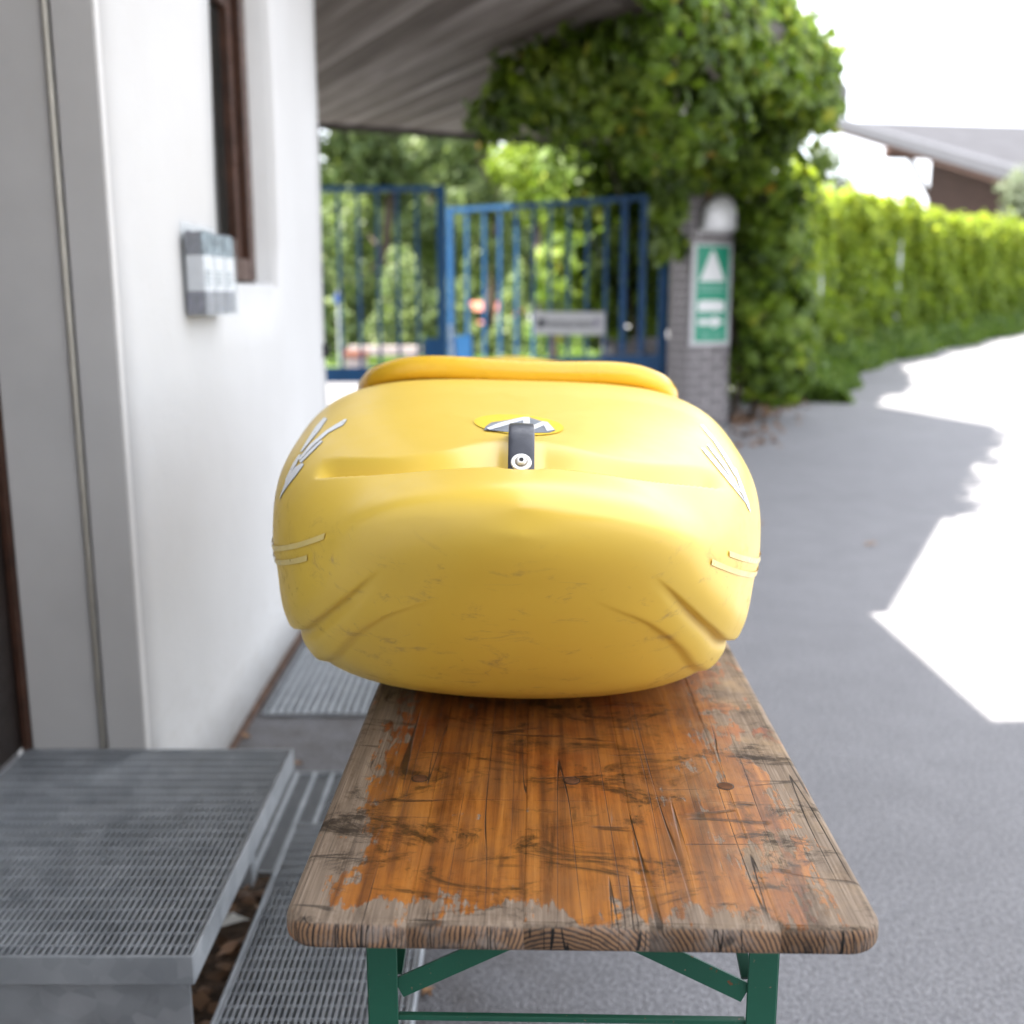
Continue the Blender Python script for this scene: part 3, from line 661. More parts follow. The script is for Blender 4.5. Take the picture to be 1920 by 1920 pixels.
# keep the sign, lamp and pillar front clear
a_ = PA; dx = P[:, 0]-C0.x; dy = P[:, 1]-C0.y; fu = dx*cos(a_)+dy*sin(a_); fv = -dx*sin(a_)+dy*cos(a_)
dxp = P-np.array(CAM); zcam = dxp[:, 1]*cos(PITCH)-dxp[:, 2]*sin(PITCH); ppx = 960+F*dxp[:, 0]/zcam; ppy = 960-F*(dxp[:, 1]*sin(PITCH)+dxp[:, 2]*cos(PITCH))/zcam
keep = ~((ppx > 1288) & (ppx < 1378) & (ppy > 362) & (ppy < 452) & (P[:, 1] < 11.5)) & ~((ppx > 1292) & (ppx < 1362) & (ppy > 470) & (P[:, 1] < 11.3)) & ~((fu > -.02) & (fu < PW*.96) & (fv < .4) & (fv > -1.6) & (P[:, 2] < 2.27))
gp = np.sin(4.3*P[:, 0]+1.1*P[:, 2]+.6)*np.sin(4.9*P[:, 2]+.8*P[:, 0])+.6*np.sin(9.1*P[:, 0]-2.0*P[:, 2])*np.sin(8.3*P[:, 2]+2.2*P[:, 0])
keep &= ~((gp > .42) & (rng.random(len(P)) < .86))
N_, S_, T_ = np.concatenate(NS)[keep], np.concatenate(SZ)[keep], np.concatenate(TT)[keep]
tag(leaf_mesh('foliage', P[keep], N_, S_, MAT['ivy'], None, T_), kind='stuff').parent = iv
iv.children[0].location = -iv.location
# hanging tendrils with leaves at the outline
mb = MB(); PS = []
for (px, py, Y, ln) in ((905,225,12.1,.35),(1010,150,11.9,.3),(1150,70,10.6,.3),(1290,20,10.0,.35),(1472,110,10.2,.4),(1492,170,10.25,.45),(1497,190,10.3,.3),(1467,290,10.6,.4),(1480,360,10.9,.35),(1400,330,11.0,.3)):
    c = at(px, py, Y)
    pts = [c+Vector((.12*sin(3*i/6+px), .05*i/6, -ln*i/6+.08)) for i in range(7)]
    mb.tube(pts, .004, 5); n = int(80*ln)+8
    PS.append(np.array([list(pts[random.randrange(7)]+Vector((random.gauss(0, .05), random.gauss(0, .05), random.gauss(0, .04)))) for _ in range(n)]))
o = mb.build('tendrils', MAT['bark'], iv); o['kind'] = 'stuff'; o.location = -iv.location
P = np.concatenate(PS); o = tag(leaf_mesh('trailing_leaves', P, np.tile([0, -.6, .5], (len(P), 1)), rng.uniform(.07, .12, len(P)), MAT['ivy'], iv), kind='stuff'); o.location = -iv.location
st = MB()
for (x0, y0, px, py, Y) in ((2.35, 11.5, 1400, 300, 11.2), (2.6, 11.6, 1430, 200, 10.8), (2.0, 11.6, 1250, 260, 11.6), (1.6, 12.6, 1150, 300, 12.6)):
    q = at(px, py, Y); pts = [Vector((x0, y0, 0)).lerp(q, i/8)+Vector((.06*sin(i*1.3), .05*cos(i*1.7), 0)) for i in range(9)]
    o = MB().tube(pts, .03, 7, rs=[.035-.003*i for i in range(9)]).build('stem', MAT['bark'], iv, smooth=True); o.location = -iv.location
# small fixtures half hidden in the leaves
q = at(1288, 205, 10.05); tag(MB().tube([q+Vector((0, .05, 0)), q+Vector((0, -.03, 0))], .055, 14).build('alarm_beacon', MAT['white']), 'small white and red beacon half hidden in the vine', 'beacon')
ab = bpy.data.objects['alarm_beacon']; MB().tube([q+Vector((.01, -.01, -.05)), q+Vector((.01, -.01, -.10))], .035, 12).build('red_cap', MAT['red'], ab)
q = at(1335, 233, 10.0); o = tag(MB().tube([q+Vector((0, .08, 0)), q+Vector((0, -.04, 0))], .065, 16).build('loudspeaker', MAT['blackm']), 'round black loudspeaker hanging in the vine', 'loudspeaker')
MB().tube([q+Vector((0, -.041, 0)), q+Vector((0, -.046, 0))], .03, 12).build('cone', MAT['paper1'], o)

# ------------------------------------------------------------------ hedge along the road
hd = empty('hedge', (5, 18, 0), label='long overgrown yellow green hedge along the far side of the road', cat='hedge')
path = [Vector((2.75, 12.9)), Vector((4.7, 18.2)), Vector((7.6, 21.8)), Vector((12.7, 27.7)), Vector((21, 37))]
seg = [(path[i+1]-path[i]).length for i in range(4)]; tot = sum(seg)
def along(s):
    for i, L in enumerate(seg):
        if s <= L or i == 3: d = (path[i+1]-path[i])/L; return path[i]+d*min(s, L), d
        s -= L
n = 76000; PP = np.zeros((n, 3)); NN = np.zeros((n, 3)); TN = np.zeros(n); SZ = np.zeros(n); i = 0
def lump(s, z, k): return .5+.5*sin(1.9*s+k)*sin(2.3*z+.7*s+k)
while i < n:
    s = tot*random.random()**1.2; p, d = along(s); nrm = Vector((d.y, -d.x)); gz = G(p.x, p.y)
    H = (2.95 if s < 6 else 2.95-.05*min(14, s-6))-.12+.07*sin(.9*s)+.05*sin(2.7*s+1)+.05*sin(6.7*s)+.05*sin(15*s)+random.gauss(0, .09)
    if s < 1.5: H = 2.2
    z = H*(random.random()**.75)
    top = z/H
    dens = .35+.65*top if top > .72 else .45+.3*lump(s*.9+z, z*1.6-s*.5, 2.1)
    if .35 < top < .7 and lump(s*1.1, z, 4.) > .70: dens *= .18
    if random.random() > dens: continue
    th = .55+.06*sin(2.1*s+z*2.3)+.05*sin(3.7*s-2.9*z)+.04*sin(7.3*s+5.1*z)
    off = th*(.25+.75*random.random()**.5)*(1 if random.random() < .72 else -1)
    if top > .92: off *= .8
    PP[i] = (p.x+nrm.x*off, p.y+nrm.y*off, gz+z+random.gauss(0, .04)); NN[i] = (nrm.x*(.6 if off > 0 else -.6), nrm.y*(.6 if off > 0 else -.6), .35+top*.9)
    TN[i] = min(1, max(0, (.55*top**2+.2)+random.gauss(0, .2))); SZ[i] = random.uniform(.08, .15)*(1+s/50); i += 1  # tint rises with height: the sunlit top is put into the leaf colour
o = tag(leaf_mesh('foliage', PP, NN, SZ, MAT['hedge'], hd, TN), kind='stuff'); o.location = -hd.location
mb = MB()
for k in range(60):
    s = random.random()**1.3*tot; p, d = along(s); gz = G(p.x, p.y)
    pts = [Vector((p.x+random.gauss(0, .12), p.y+random.gauss(0, .12), gz+2.6*j/5)) for j in range(6)]; mb.tube(pts, .015, 5)
o = mb.build('stems', MAT['bark'], hd); o['kind'] = 'stuff'; o.location = -hd.location
for (s, lab) in ((4.2, 'grey fence post in the hedge nearer the vine'), (9.0, 'grey fence post in the hedge farther along the road')):
    p, d = along(s); q = p+Vector((d.y, -d.x))*.5
    tag(MB().tube([(q.x, q.y, G(q.x, q.y)-.1), (q.x, q.y, G(q.x, q.y)+2.3)], .035, 10).build('fence_post', MAT['galv']), lab, 'post', 'fence posts in the hedge')
# grass verge at the foot of the hedge
n = 26000; PP = np.zeros((n, 3)); NN = np.zeros((n, 3)); SZ = np.zeros(n)
for i in range(n):
    s = .8+(tot-.8)*random.random()**1.3; p, d = along(s); nrm = Vector((d.y, -d.x)); a = random.random()
    off = .35+.75*a+.1*sin(2.3*s); q = p+nrm*off; h = (.55*(1-a)**1.3+.07)
    PP[i] = (q.x, q.y, G(q.x, q.y)+h*random.random()); NN[i] = (nrm.x*.7, nrm.y*.7, .3); SZ[i] = random.uniform(.06, .13)*(1+s/60)
tag(leaf_mesh('verge_grass', PP, NN, SZ, MAT['grass'], None, None, elong=2.0), 'tall green grass along the foot of the hedge', 'grass', kind='stuff')

# ------------------------------------------------------------------ chalet with overhanging roof behind the hedge
C = at(1570, 226, 48); SC = 1.6; rk = Vector((.174, -.985)); rd = Vector((.985, .174))
ba = empty('chalet', (C.x, C.y, 0), label='brown timber chalet with overhanging grey metal roof behind the hedge', cat='building')
def R3(a, b, dz=0): p = Vector((C.x, C.y))+rk*a*SC+rd*b*SC; return Vector((p.x, p.y, C.z-a*SC*.272+dz*SC))
def slab(a0, a1, b0, b1, z0, z1, name, mat):
    vs = [R3(a, b, z) for z in (z0, z1) for a, b in ((a0, b0), (a1, b0), (a1, b1), (a0, b1))]
    o = MB().add(vs, [(3,2,1,0),(4,5,6,7),(0,1,5,4),(1,2,6,5),(2,3,7,6),(3,0,4,7)]).build(name, mat, ba); o.location = (-C.x, -C.y, 0); return o
slab(0, 11, .30, 16, -.10, 0, 'roof', MAT['roofgrey']); slab(-.05, 11.05, 0, .298, -.20, .05, 'verge_board', MAT['verge'])
slab(.05, 11, .05, 15.9, -.32, -.201, 'soffit', MAT['planks'])
slab(2.6, 2.8, -.02, 10, -.55, -.322, 'purlin', MAT['planks'])
sn = slab(4.2, 4.26, 6.0, 6.06, 0, .35, 'vent_pipe', MAT['galv'])
a0w, b0w = 2.5, 1.3
gz = 0.
for k in range(26):          # horizontal boarding of the gable wall, trimmed below the roof slope
    z0 = 1.2+k*.3; z1 = z0+.285
    aw = min(11.*SC, (C.z-.33*SC-z1)/.272)
    if aw < a0w*SC+.3: continue
    p = Vector((C.x, C.y))+rd*b0w*SC; q0 = p+rk*a0w*SC; q1 = p+rk*aw; tk = rd*(.03+.006*(k % 2))
    o = MB().prism([tuple(q0), tuple(q1), tuple(q1+tk*3), tuple(q0+tk*3)], z0, z1).build('board', MAT['planks'], ba); o.location = (-C.x, -C.y, 0)
p = Vector((C.x, C.y))+rd*(b0w*SC+.13); q0 = p+rk*(a0w*SC+.02); q1 = p+rk*10.9*SC
V = [(q0.x,q0.y,0),(q1.x,q1.y,0),(q1.x+rd.x*9,q1.y+rd.y*9,0),(q0.x+rd.x*9,q0.y+rd.y*9,0)]
zt0 = C.z-.35*SC-a0w*SC*.272; zt1 = C.z-.35*SC-10.9*SC*.272
o = MB().add(V+[(V[0][0],V[0][1],zt0),(V[1][0],V[1][1],zt1),(V[2][0],V[2][1],zt1),(V[3][0],V[3][1],zt0)], [(3,2,1,0),(4,5,6,7),(0,1,5,4),(1,2,6,5),(2,3,7,6),(3,0,4,7)]).build('wall_core', MAT['planks'], ba); o.location = (-C.x, -C.y, 0)
br0 = R3(1.1, b0w+.05, -.5); br1 = Vector((q0.x, q0.y, C.z-2.2*SC)); o = MB().bar(br0, br1, .16, .16, (1, 0, 0)).build('brace', MAT['planks'], ba); o.location = (-C.x, -C.y, 0)

# ------------------------------------------------------------------ trees
def tree(name, label, base, h, crowns, mat, leaf, dens, trunk_r=.14, group=None, droop=0):
    t = empty(name, (base[0], base[1], 0), label=label, cat='tree', group=group)
    pts = [(.15*sin(i*.9+base[0]), .12*cos(i*1.1), h*i/8) for i in range(9)]
    tr = MB().tube(pts, trunk_r, 9, rs=[trunk_r*(1-.1*i)+.01 for i in range(9)])
    PS, NS = [], []
    for (cx, cy, cz, r, rz) in crowns:
        c = Vector((cx, cy, cz)); i = min(7, max(2, int((cz-.5)/h*8))); q = Vector(pts[i])
        tr.tube([q.lerp(c, k/5)+Vector((0, 0, .12*sin(k*.6))) for k in range(6)], .03, 5, rs=[.05-.007*k for k in range(6)])
        n = int(dens*r*r)+60
        p, d = blob_pts(c, (r, r, rz), n, .35); PS.append(p); NS.append(d)
    tr.build('trunk', MAT['bark'], t, smooth=True)
    P = np.concatenate(PS); N2 = np.concatenate(NS)
    tag(leaf_mesh('crown', P, N2+np.array([0, 0, .3]), rng.uniform(leaf*.7, leaf*1.3, len(P)), mat, t, np.clip(rng.normal(.5, .25, len(P)), 0, 1)), kind='stuff')
    return t
def crowns_rand(n, w, z0, z1, r0, r1, taper=.6):
    o = []
    for _ in range(n):
        f = random.random(); z = z0+(z1-z0)*f; ww = w*(1-taper*f); a = random.random()*6.28; q = sqrt(random.random())*ww
        r = random.uniform(r0, r1)*(1-.35*f); o.append((q*cos(a), q*sin(a), z, r, r*random.uniform(.7, 1.1)))
    return o
TL = [('tall green tree behind the left gate leaf, closest to the white wall', (-5.6, 24.5), 9.0, crowns_rand(30, 2.3, .9, 8.5, .7, 1.15), 'treeleaf', .17, 560),
      ('bushy green tree behind the middle of the left gate leaf', (-2.9, 26.5), 8.6, crowns_rand(28, 2.2, .8, 8.0, .7, 1.1), 'treeleaf', .17, 560),
      ('loose green tree behind the gap between the gate leaves', (-.6, 29.0), 8.2, crowns_rand(17, 2.0, 1.6, 7.4, .5, .9), 'treeleaf', .17, 380),
      ('pale green tree behind the right gate leaf', (1.6, 33.0), 9.0, crowns_rand(20, 2.4, 2.0, 8.0, .6, 1.0), 'treeleaf', .18, 360),
      ('dark conifer like tree at the back behind the left gate leaf', (-8.5, 33.0), 12., crowns_rand(26, 3.0, 1.5, 11.5, .8, 1.3), 'treeleaf', .2, 420),
      ('large far tree filling the background behind the gate', (-3.0, 42.0), 13., crowns_rand(30, 4.5, 2.5, 12., 1.0, 1.7), 'treeleaf', .26, 330)]
for lb, b, h, cr, mt, lf, dn_ in TL: tree('garden_tree', lb, b, h, cr, MAT[mt], lf, dn_, group='trees beyond the gate')
q = at(985, 320, 16.5)
tree('lime_tree', 'small bright lime green tree lit by the sun beyond the gate', (q.x+.3, 16.5), 3.6, [(-.3, 0, q.z, .50, .45), (.05, .2, q.z+.1, .45, .4), (-.05, .1, q.z-.45, .38, .42), (-.62, .2, q.z+.1, .3, .28), (.3, .2, q.z-.2, .3, .3)], MAT['limeleaf'], .10, 1500, .05)
q = at(1545, 300, 45); tree('distant_tree', 'faint distant tree rising above the hedge beside the vine', (q.x, 45), 7., [(0, 0, q.z, .7, .9), (.9, 0, q.z-1.0, .5, .6), (-.2, 0, q.z-1.5, .9, .9)], MAT['greyleaf'], .2, 300, .08)
q = at(1915, 352, 33); tree('silver_bush', 'pale silvery bush at the right edge in front of the chalet', (q.x, 33), 4.2, [(0, 0, q.z, .65, .7), (.2, 0, q.z-.7, .7, .6), (-.1, .1, q.z-1.4, .7, .6)], MAT['greyleaf'], .11, 1100, .06)
# undergrowth in front of the garden trees
n = 9000; PP = np.stack([rng.uniform(-7.5, .2, n), rng.uniform(21.8, 24.0, n), rng.random(n)**1.3*1.9], 1); PP[:, 2] *= .75+.3*np.sin(PP[:, 0]*2.3)+.25*np.sin(PP[:, 0]*5.1+1)
tag(leaf_mesh('shrubbery', PP, np.tile([0, -.5, .6], (n, 1)), rng.uniform(.1, .2, n), MAT['treeleaf']), 'low green undergrowth below the trees behind the gate', 'shrubs', kind='stuff')
n = 15000; PP = np.stack([rng.uniform(-9, 4, n), 20.6+rng.random(n)**1.5*22, rng.random(n)*.10+.02], 1)
tag(leaf_mesh('lawn_grass', PP, np.tile([0, -.3, .7], (n, 1)), rng.uniform(.08, .16, n), MAT['grass'], None, rng.random(n), elong=1.8), 'short bright grass of the lawn beyond the gate', 'grass', kind='stuff')

n = 30000; xw = rng.uniform(-34, 9, n); PP = np.stack([xw, rng.uniform(56, 60, n), rng.random(n)**.8*(10+1.5*np.sin(xw*.8)+1.2*np.sin(xw*2.1))], 1)
tag(leaf_mesh('woodland', PP, np.tile([0, -.6, .5], (n, 1)), rng.uniform(.35, .7, n), MAT['treeleaf']), 'far green woodland edge closing the view beyond the gate', 'woodland', kind='stuff')
# ------------------------------------------------------------------ things seen between the gate bars
q = at(722, 656, 18.5)
pb = empty('stone_bench', (q.x, 18.5, 0), label='pale low stone bench seen through the left gate leaf', cat='bench')
MB().box((-.62, -.2, q.z-.09), (.62, .2, q.z+.06)).build('seat', MAT['stone'], pb, bevel=.012)
for sx in (-.5, .45): MB().box((sx-.09, -.16, 0), (sx+.09, .16, q.z-.091)).build('leg', MAT['stone'], pb, bevel=.01)
q = at(668, 665, 17.6)
tp = empty('flower_trough', (q.x, 17.6, 0), label='reddish brown flower trough in front of the stone bench', cat='trough')
MB().box((-.16, -.12, .0), (.16, .12, q.z-.04)).build('plinth', MAT['stone'], tp, bevel=.01); MB().box((-.19, -.14, q.z-.039), (.19, .14, q.z+.06)).build('trough', MAT['terra'], tp, bevel=.01)
q = at(634, 560, 20.)
sp = empty('sign_post', (q.x, 20., 0), label='thin pole with round blue sign behind the left gate leaf', cat='sign')
MB().tube([(0, 0, 0), (0, 0, q.z+.15)], .025, 8).build('pole', MAT['galv'], sp)
MB().tube([(0, -.03, q.z), (0, -.04, q.z)], .085, 20).build('disc', MAT['signblue'], sp)
q = at(868, 618, 46)
ho = empty('cottage', (q.x+.6, 46, 0), label='tiny far cottage with cream wall and red roof beyond the gate', cat='building')
MB().box((-1.6, 0, 0), (1.6, 4, q.z+.25)).build('wall', MAT['cottage'], ho)
zz = q.z+.25
MB().add([(-1.9,-.3,zz),(1.9,-.3,zz),(1.9,4.3,zz),(-1.9,4.3,zz),(-1.9,2,zz+.9),(1.9,2,zz+.9)], [(3,2,1,0),(0,1,5,4),(2,3,4,5),(0,4,3),(1,2,5)]).build('roof', MAT['tile'], ho)
MB().box((-.4, -.04, .7), (.3, -.002, zz-.25)).build('window', MAT['pane'], ho)

# ------------------------------------------------------------------ metal steps and gratings
def grating(parent, x0, x1, y0, y1, z, px_, py_, h=.028, fr=.004, frh=.045, wy=.0032, wx_=.0022, zoff=(0, 0)):
    m = MB(); n = max(2, int(round((x1-x0)/px_)))
    for i in range(1, n): x = x0+(x1-x0)*i/n; m.box((x-wy/2, y0+fr, z-h), (x+wy/2, y1-fr, z-.001+zoff[0]))
    m.build('bearing_bars', MAT['galv2'], parent)['kind'] = 'stuff'
    m = MB(); n = max(2, int(round((y1-y0)/py_)))
    for i in range(1, n): y = y0+(y1-y0)*i/n; m.box((x0+fr, y-wx_/2, z-h*.22), (x1-fr, y+wx_/2, z-.0025+zoff[1]))
    m.build('cross_bars', MAT['galv2'], parent)['kind'] = 'stuff'
    for a, b in (((x0, y0, z-frh), (x1, y0+fr, z)), ((x0, y1-fr, z-frh), (x1, y1, z)), ((x0, y0+fr, z-frh), (x0+fr, y1-fr, z)), ((x1-fr, y0+fr, z-frh), (x1, y1-fr, z))):
        MB().box(a, b).build('frame_bar', MAT['galv'], parent, bevel=.0012, seg=1)
ZP = .316
pf = empty('door_step', (-.78, 1.86, 0), label='upper galvanised grating step in front of the grey door frame', cat='step')
sx, sy = -.78, 1.86
grating(pf, -1.078-sx, -.485-sx, 1.468-sy, 2.234-sy, ZP, .0105, .033, fr=.006, frh=.048)
MB().box((-1.07-sx, 1.492-sy, .002), (-.50-sx, 1.496-sy, ZP-.049)).build('riser_plate', MAT['galv'], pf)
MB().box((-.62-sx, 2.19-sy, .002), (-.58-sx, 2.23-sy, ZP-.049)).build('leg', MAT['galv'], pf)
MB().bar((-1.0-sx, 1.52-sy, ZP-.075), (-1.0-sx, 2.22-sy, ZP-.075), .03, .04, (0, 0, 1)).build('support_bar', MAT['galv'], pf)
ls = empty('grating_step', (-.32, 1.6, 0), label='lower galvanised grating step beside the table leg', cat='step')
sx, sy = -.32, 1.6; ZL = .16
grating(ls, -.483-sx, -.160-sx, 1.05-sy, 2.19-sy, ZL, .0105, .033, fr=.006, frh=.035)
MB().box((-.476-sx, 1.064-sy, ZL-.03), (-.470-sx, 2.18-sy, ZL-.002)).box((-.173-sx, 1.064-sy, ZL-.03), (-.167-sx, 2.18-sy, ZL-.002)).build('inner_rail', MAT['galv'], ls)
for y in (1.12, 2.15): MB().box((-.46-sx, y-.015-sy, .002), (-.19-sx, y+.015-sy, ZL-.036)).build('leg', MAT['galv'], ls)
g2 = empty('floor_grating', (-.4, 2.5, 0), label='short floor grating with wide bars behind the lower step', cat='grating')
grating(g2, -.24, .20, -.26, .27, .014, .05, .0105, h=.012, fr=.004, frh=.013, wy=.008)
g3 = empty('floor_grating', (-.5, 3.9, 0), label='long fine floor grating running along the foot of the white wall', cat='grating')
grating(g3, -.285, .34, -.71, .60, .014, .026, .034, h=.012, fr=.004, frh=.013, wy=.012)
for (cx, cy, sxx, syy) in ((-.42, 2.505, .43, .52), (-.4725, 3.845, .615, 1.30)):
    pass
tag(MB().box((-.635, 2.245, .003), (-.205, 2.765, .0045)).build('pit_shade_sheet', MAT['blackm']), kind='structure')  # flat black sheets stand in for the shade below the grating bars
tag(MB().box((-.78, 3.195, .003), (-.165, 4.495, .0045)).build('pit_shade_sheet', MAT['blackm']), kind='structure')
# scraps: dry leaves and paper
def dry_leaf(x, y, z, s, label, grp='dry leaves on the ground'):
    a = random.random()*6.28; mb = MB(); n = 8; vs = [(0, 0, .006*s/.03)]
    for k in range(n):
        t = 2*pi*k/n; r = s*(1 if k % 2 == 0 else .6)*(1.3 if k == 0 else 1); vs.append((r*cos(t), r*.7*sin(t), .004+.006*(k % 3)))
    mb.add(vs, [(0, k+1, (k+1) % n+1) for k in range(n)]); o = mb.build('dry_leaf', MAT['dryleaf']); o.location = (x, y, z+.003); o.rotation_euler = (random.uniform(-.2, .2), random.uniform(-.2, .2), a)
    tag(o, label, 'leaf', grp)
def gnd(px, py, z=0.):
    d = ray(px, py); t = (z-CAM.z)/d.z; return CAM+d*t
for px, py, lb in ((832, 1826, 'dry brown leaf on the asphalt right of the lower step'), (800, 1868, 'dry brown leaf beside the frame of the lower step'), (462, 1386, 'dry leaf by the wall behind the upper step'), (560, 1437, 'dry leaf on the asphalt between the floor gratings')):
    q = gnd(px, py); dry_leaf(q.x, q.y, 0, .018, lb)
for px, py, lb in ((1412, 792, 'pale dry leaf on the asphalt in front of the brick pillar'), (1424, 985, 'dry leaf on the asphalt close to the right side of the kayak'), (1632, 1022, 'yellowish leaf on the asphalt near the edge of the shadow')):
    q = gnd(px, py); dry_leaf(q.x, q.y, 0, .04, lb)
n = 260; PP = np.zeros((n, 3))
for i in range(n):
    px = random.uniform(1370, 1520); py = 795-(px-1370)*.42+random.gauss(0, 9)+(random.random()**6)*60; q = gnd(px, py); PP[i] = (q.x, q.y, .01+random.random()*.02)
MAT['fallen'] = leafmat('fallen_leaf', [(0, (.10, .055, .03)), (1, (.30, .17, .10))], .1)
tag(leaf_mesh('fallen_leaves', PP, np.tile([0, 0, 1.], (n, 1)), rng.uniform(.04, .08, n), MAT['fallen']), 'brown fallen leaves along the foot of the vine', 'leaves', kind='stuff')
q = gnd(435, 1715, .05); mb = MB(); mb.add([(0,0,0),(.05,.012,.01),(.06,.03,.0),(.03,.028,.014),(.02,.05,.004),(-.01,.03,.012)], [(0,1,2,3),(0,3,4,5)]); o = mb.build('paper_scrap', MAT['litterwhite']); o.location = (q.x-.03, q.y, .02); tag(o, 'torn white paper scrap on the litter under the steps', 'paper')
n = 420; PP = np.stack([rng.uniform(-.98, -.40, n), rng.uniform(1.3, 2.2, n), rng.random(n)*.015+.008], 1)
tag(leaf_mesh('dead_leaves', PP, np.tile([0, 0, 1.], (n, 1)), rng.uniform(.02, .045, n), MAT['fallen']), 'dead brown leaves scattered under the metal steps', 'leaves', kind='stuff')

# ------------------------------------------------------------------ table
TZ = .77; TY = radians(-1.3); TH = .026
tb = empty('beer_table', (.06, .832, 0), (0, 0, TY), 'worn orange wooden trestle table with green folding steel legs', 'table')
edges = [-.261, -.151, -.050, .058, .170, .261]; LT = 2.2; RC = .032
for i in range(5):
    a, b = edges[i], edges[i+1]; g = .00012
    a2 = a+(g if i else 0); b2 = b-(g if i < 4 else 0); poly = []
    def arc(cx, cy, t0, t1, r=RC): return [(cx+r*cos(t0+(t1-t0)*k/8), cy+r*sin(t0+(t1-t0)*k/8)) for k in range(9)]
    poly += arc(a2+RC, RC, -pi, -pi/2) if i == 0 else [(a2, 0)]
    poly += arc(b2-RC, RC, -pi/2, 0) if i == 4 else [(b2, 0)]
    poly += arc(b2-RC, LT-RC, 0, pi/2) if i == 4 else [(b2, LT)]
    poly += arc(a2+RC, LT-RC, pi/2, pi) if i == 0 else [(a2, LT)]
    mb = MB().prism(poly, -TH, 0); me = bpy.data.meshes.new('board'); me.from_pydata(mb.v, [], mb.f)
    bm = bmesh.new(); bm.from_mesh(me); bmesh.ops.recalc_face_normals(bm, faces=bm.faces)
    def outer(e):
        p, q = e.verts[0].co, e.verts[1].co
        if abs(p.z-q.z) > 1e-5: return False
        if i > 0 and abs(p.x-a2) < 1e-5 and abs(q.x-a2) < 1e-5: return False
        if i < 4 and abs(p.x-b2) < 1e-5 and abs(q.x-b2) < 1e-5: return False
        return True
    bmesh.ops.bevel(bm, geom=[e for e in bm.edges if outer(e)], offset=.0085, segments=5, affect='EDGES', profile=.5)
    rest = [e for e in bm.edges if len(e.link_faces) == 2 and e.calc_face_angle(0) > 1.2 and e.calc_length() > 1]
    bmesh.ops.bevel(bm, geom=rest, offset=.0013, segments=2, affect='EDGES')
    bm.to_mesh(me); bm.free()
    o = link('board', me, MAT['table'], tb); o.location = (0, 0, TZ)
    for p in me.polygons: p.use_smooth = p.area < .002
# carriage bolts let into the boards
for px, py in ((787, 1460), (1072, 1464), (1360, 1474)):
    q = gnd(px, py, TZ); q = Matrix.Rotation(-TY, 3, 'Z') @ (q-Vector((.06, .832, TZ)))
    bt = MB().tube([(0, 0, -.006), (0, 0, .0002), (0, 0, .0006)], .0085, 20, rs=[.0085, .0085, .0078]).build('bolt_head', simple('rusty_bolt', (.11, .048, .022), .8, .4, 90, spec=.15), tb); bt.location = (q.x, q.y, TZ)
    MB().tube([(0, 0, .0001), (0, 0, .0003)], .0096, 20).build('bolt_recess', MAT['darkdoor'], bt)
for k, yy in enumerate((.21, 2.0)):   # two folding leg frames
    m_ = 1 if k == 0 else -1
    for sx_, zl in ((-.205, 0), (.205, 0)):
        lg_ = MB().box((sx_-.016, yy-.003, .004), (sx_+.016, yy+.0, TZ-TH-.03)); lo = lg_.build('leg', MAT['green'], tb, bevel=.001, seg=1)
        s2 = 1 if sx_ < 0 else -1
        MB().box((sx_-s2*.016-.0015, yy+.0005, .004), (sx_-s2*.016+.0015, yy+.03, TZ-TH-.03)).build('flange', MAT['green'], lo)
        MB().bar((sx_+s2*.0165, yy+.002, .560), (sx_+s2*.145, yy+.002, .625 if k == 0 else .625), .0235, .003, (0, 1, 0)).build('brace', MAT['green'], tb)
        MB().bar((sx_+s2*.145, yy+.0021, .625), (sx_+s2*.20, yy+.004, .655), .0235, .003, (0, 1, 0)).build('brace', MAT['green'], tb)
        MB().bar((sx_+s2*.012, yy+.02, .565), (sx_+s2*.030, yy+m_*.28, TZ-TH-.02), .006, .012, (1, 0, 0)).build('strut', MAT['green'], tb)
        MB().box((sx_-.02, yy-.02, 0), (sx_+.02, yy+.02, .004)).build('foot', MAT['green'], tb)
    MB().box((-.19, yy+.001, .520), (.19, yy+.009, .5265)).build('cross_rod', MAT['green'], tb, bevel=.001, seg=1)
    MB().box((-.19, yy+.001, .16), (.19, yy+.006, .175)).build('cross_rod', MAT['green'], tb)
    MB().box((-.235, yy-.02+.05, TZ-TH-.03), (.235, yy+.02+.05, TZ-TH-.001)).build('batten', MAT['green'], tb)

# ------------------------------------------------------------------ kayak
KX, KY0, KZ = .000, .98, .77
kr = radians(1.5)
ky = empty('kayak', (KX, KY0, KZ), (0, kr, 0), 'yellow plastic whitewater kayak lying on the orange table', 'kayak')
def pchip(xk, yk):
    xk = np.array(xk, float); yk = np.array(yk, float); h = np.diff(xk); dl = np.diff(yk)/h; mm = np.zeros(len(xk))
    for i in range(1, len(xk)-1):
        if dl[i-1]*dl[i] > 0: w1 = 2*h[i]+h[i-1]; w2 = h[i]+2*h[i-1]; mm[i] = (w1+w2)/(w1/dl[i-1]+w2/dl[i])
    mm[0] = dl[0]; mm[-1] = dl[-1]
    def f(x):
        i = int(min(max(np.searchsorted(xk, x)-1, 0), len(h)-1)); t = (x-xk[i])/h[i]; t = min(max(t, 0), 1)
        return float((2*t**3-3*t**2+1)*yk[i]+(t**3-2*t**2+t)*h[i]*mm[i]+(-2*t**3+3*t**2)*yk[i+1]+(t**3-t**2)*h[i]*mm[i+1])
    return f
LK = 2.62
sq = lambda y: sqrt(max(y, 0))
def nose(tab):   # interpolate against sqrt of the distance from the nearer tip
    ys_ = [sq(a) for a, _ in tab]; f = pchip(ys_, [b for _, b in tab]); return lambda y: f(sq(y))
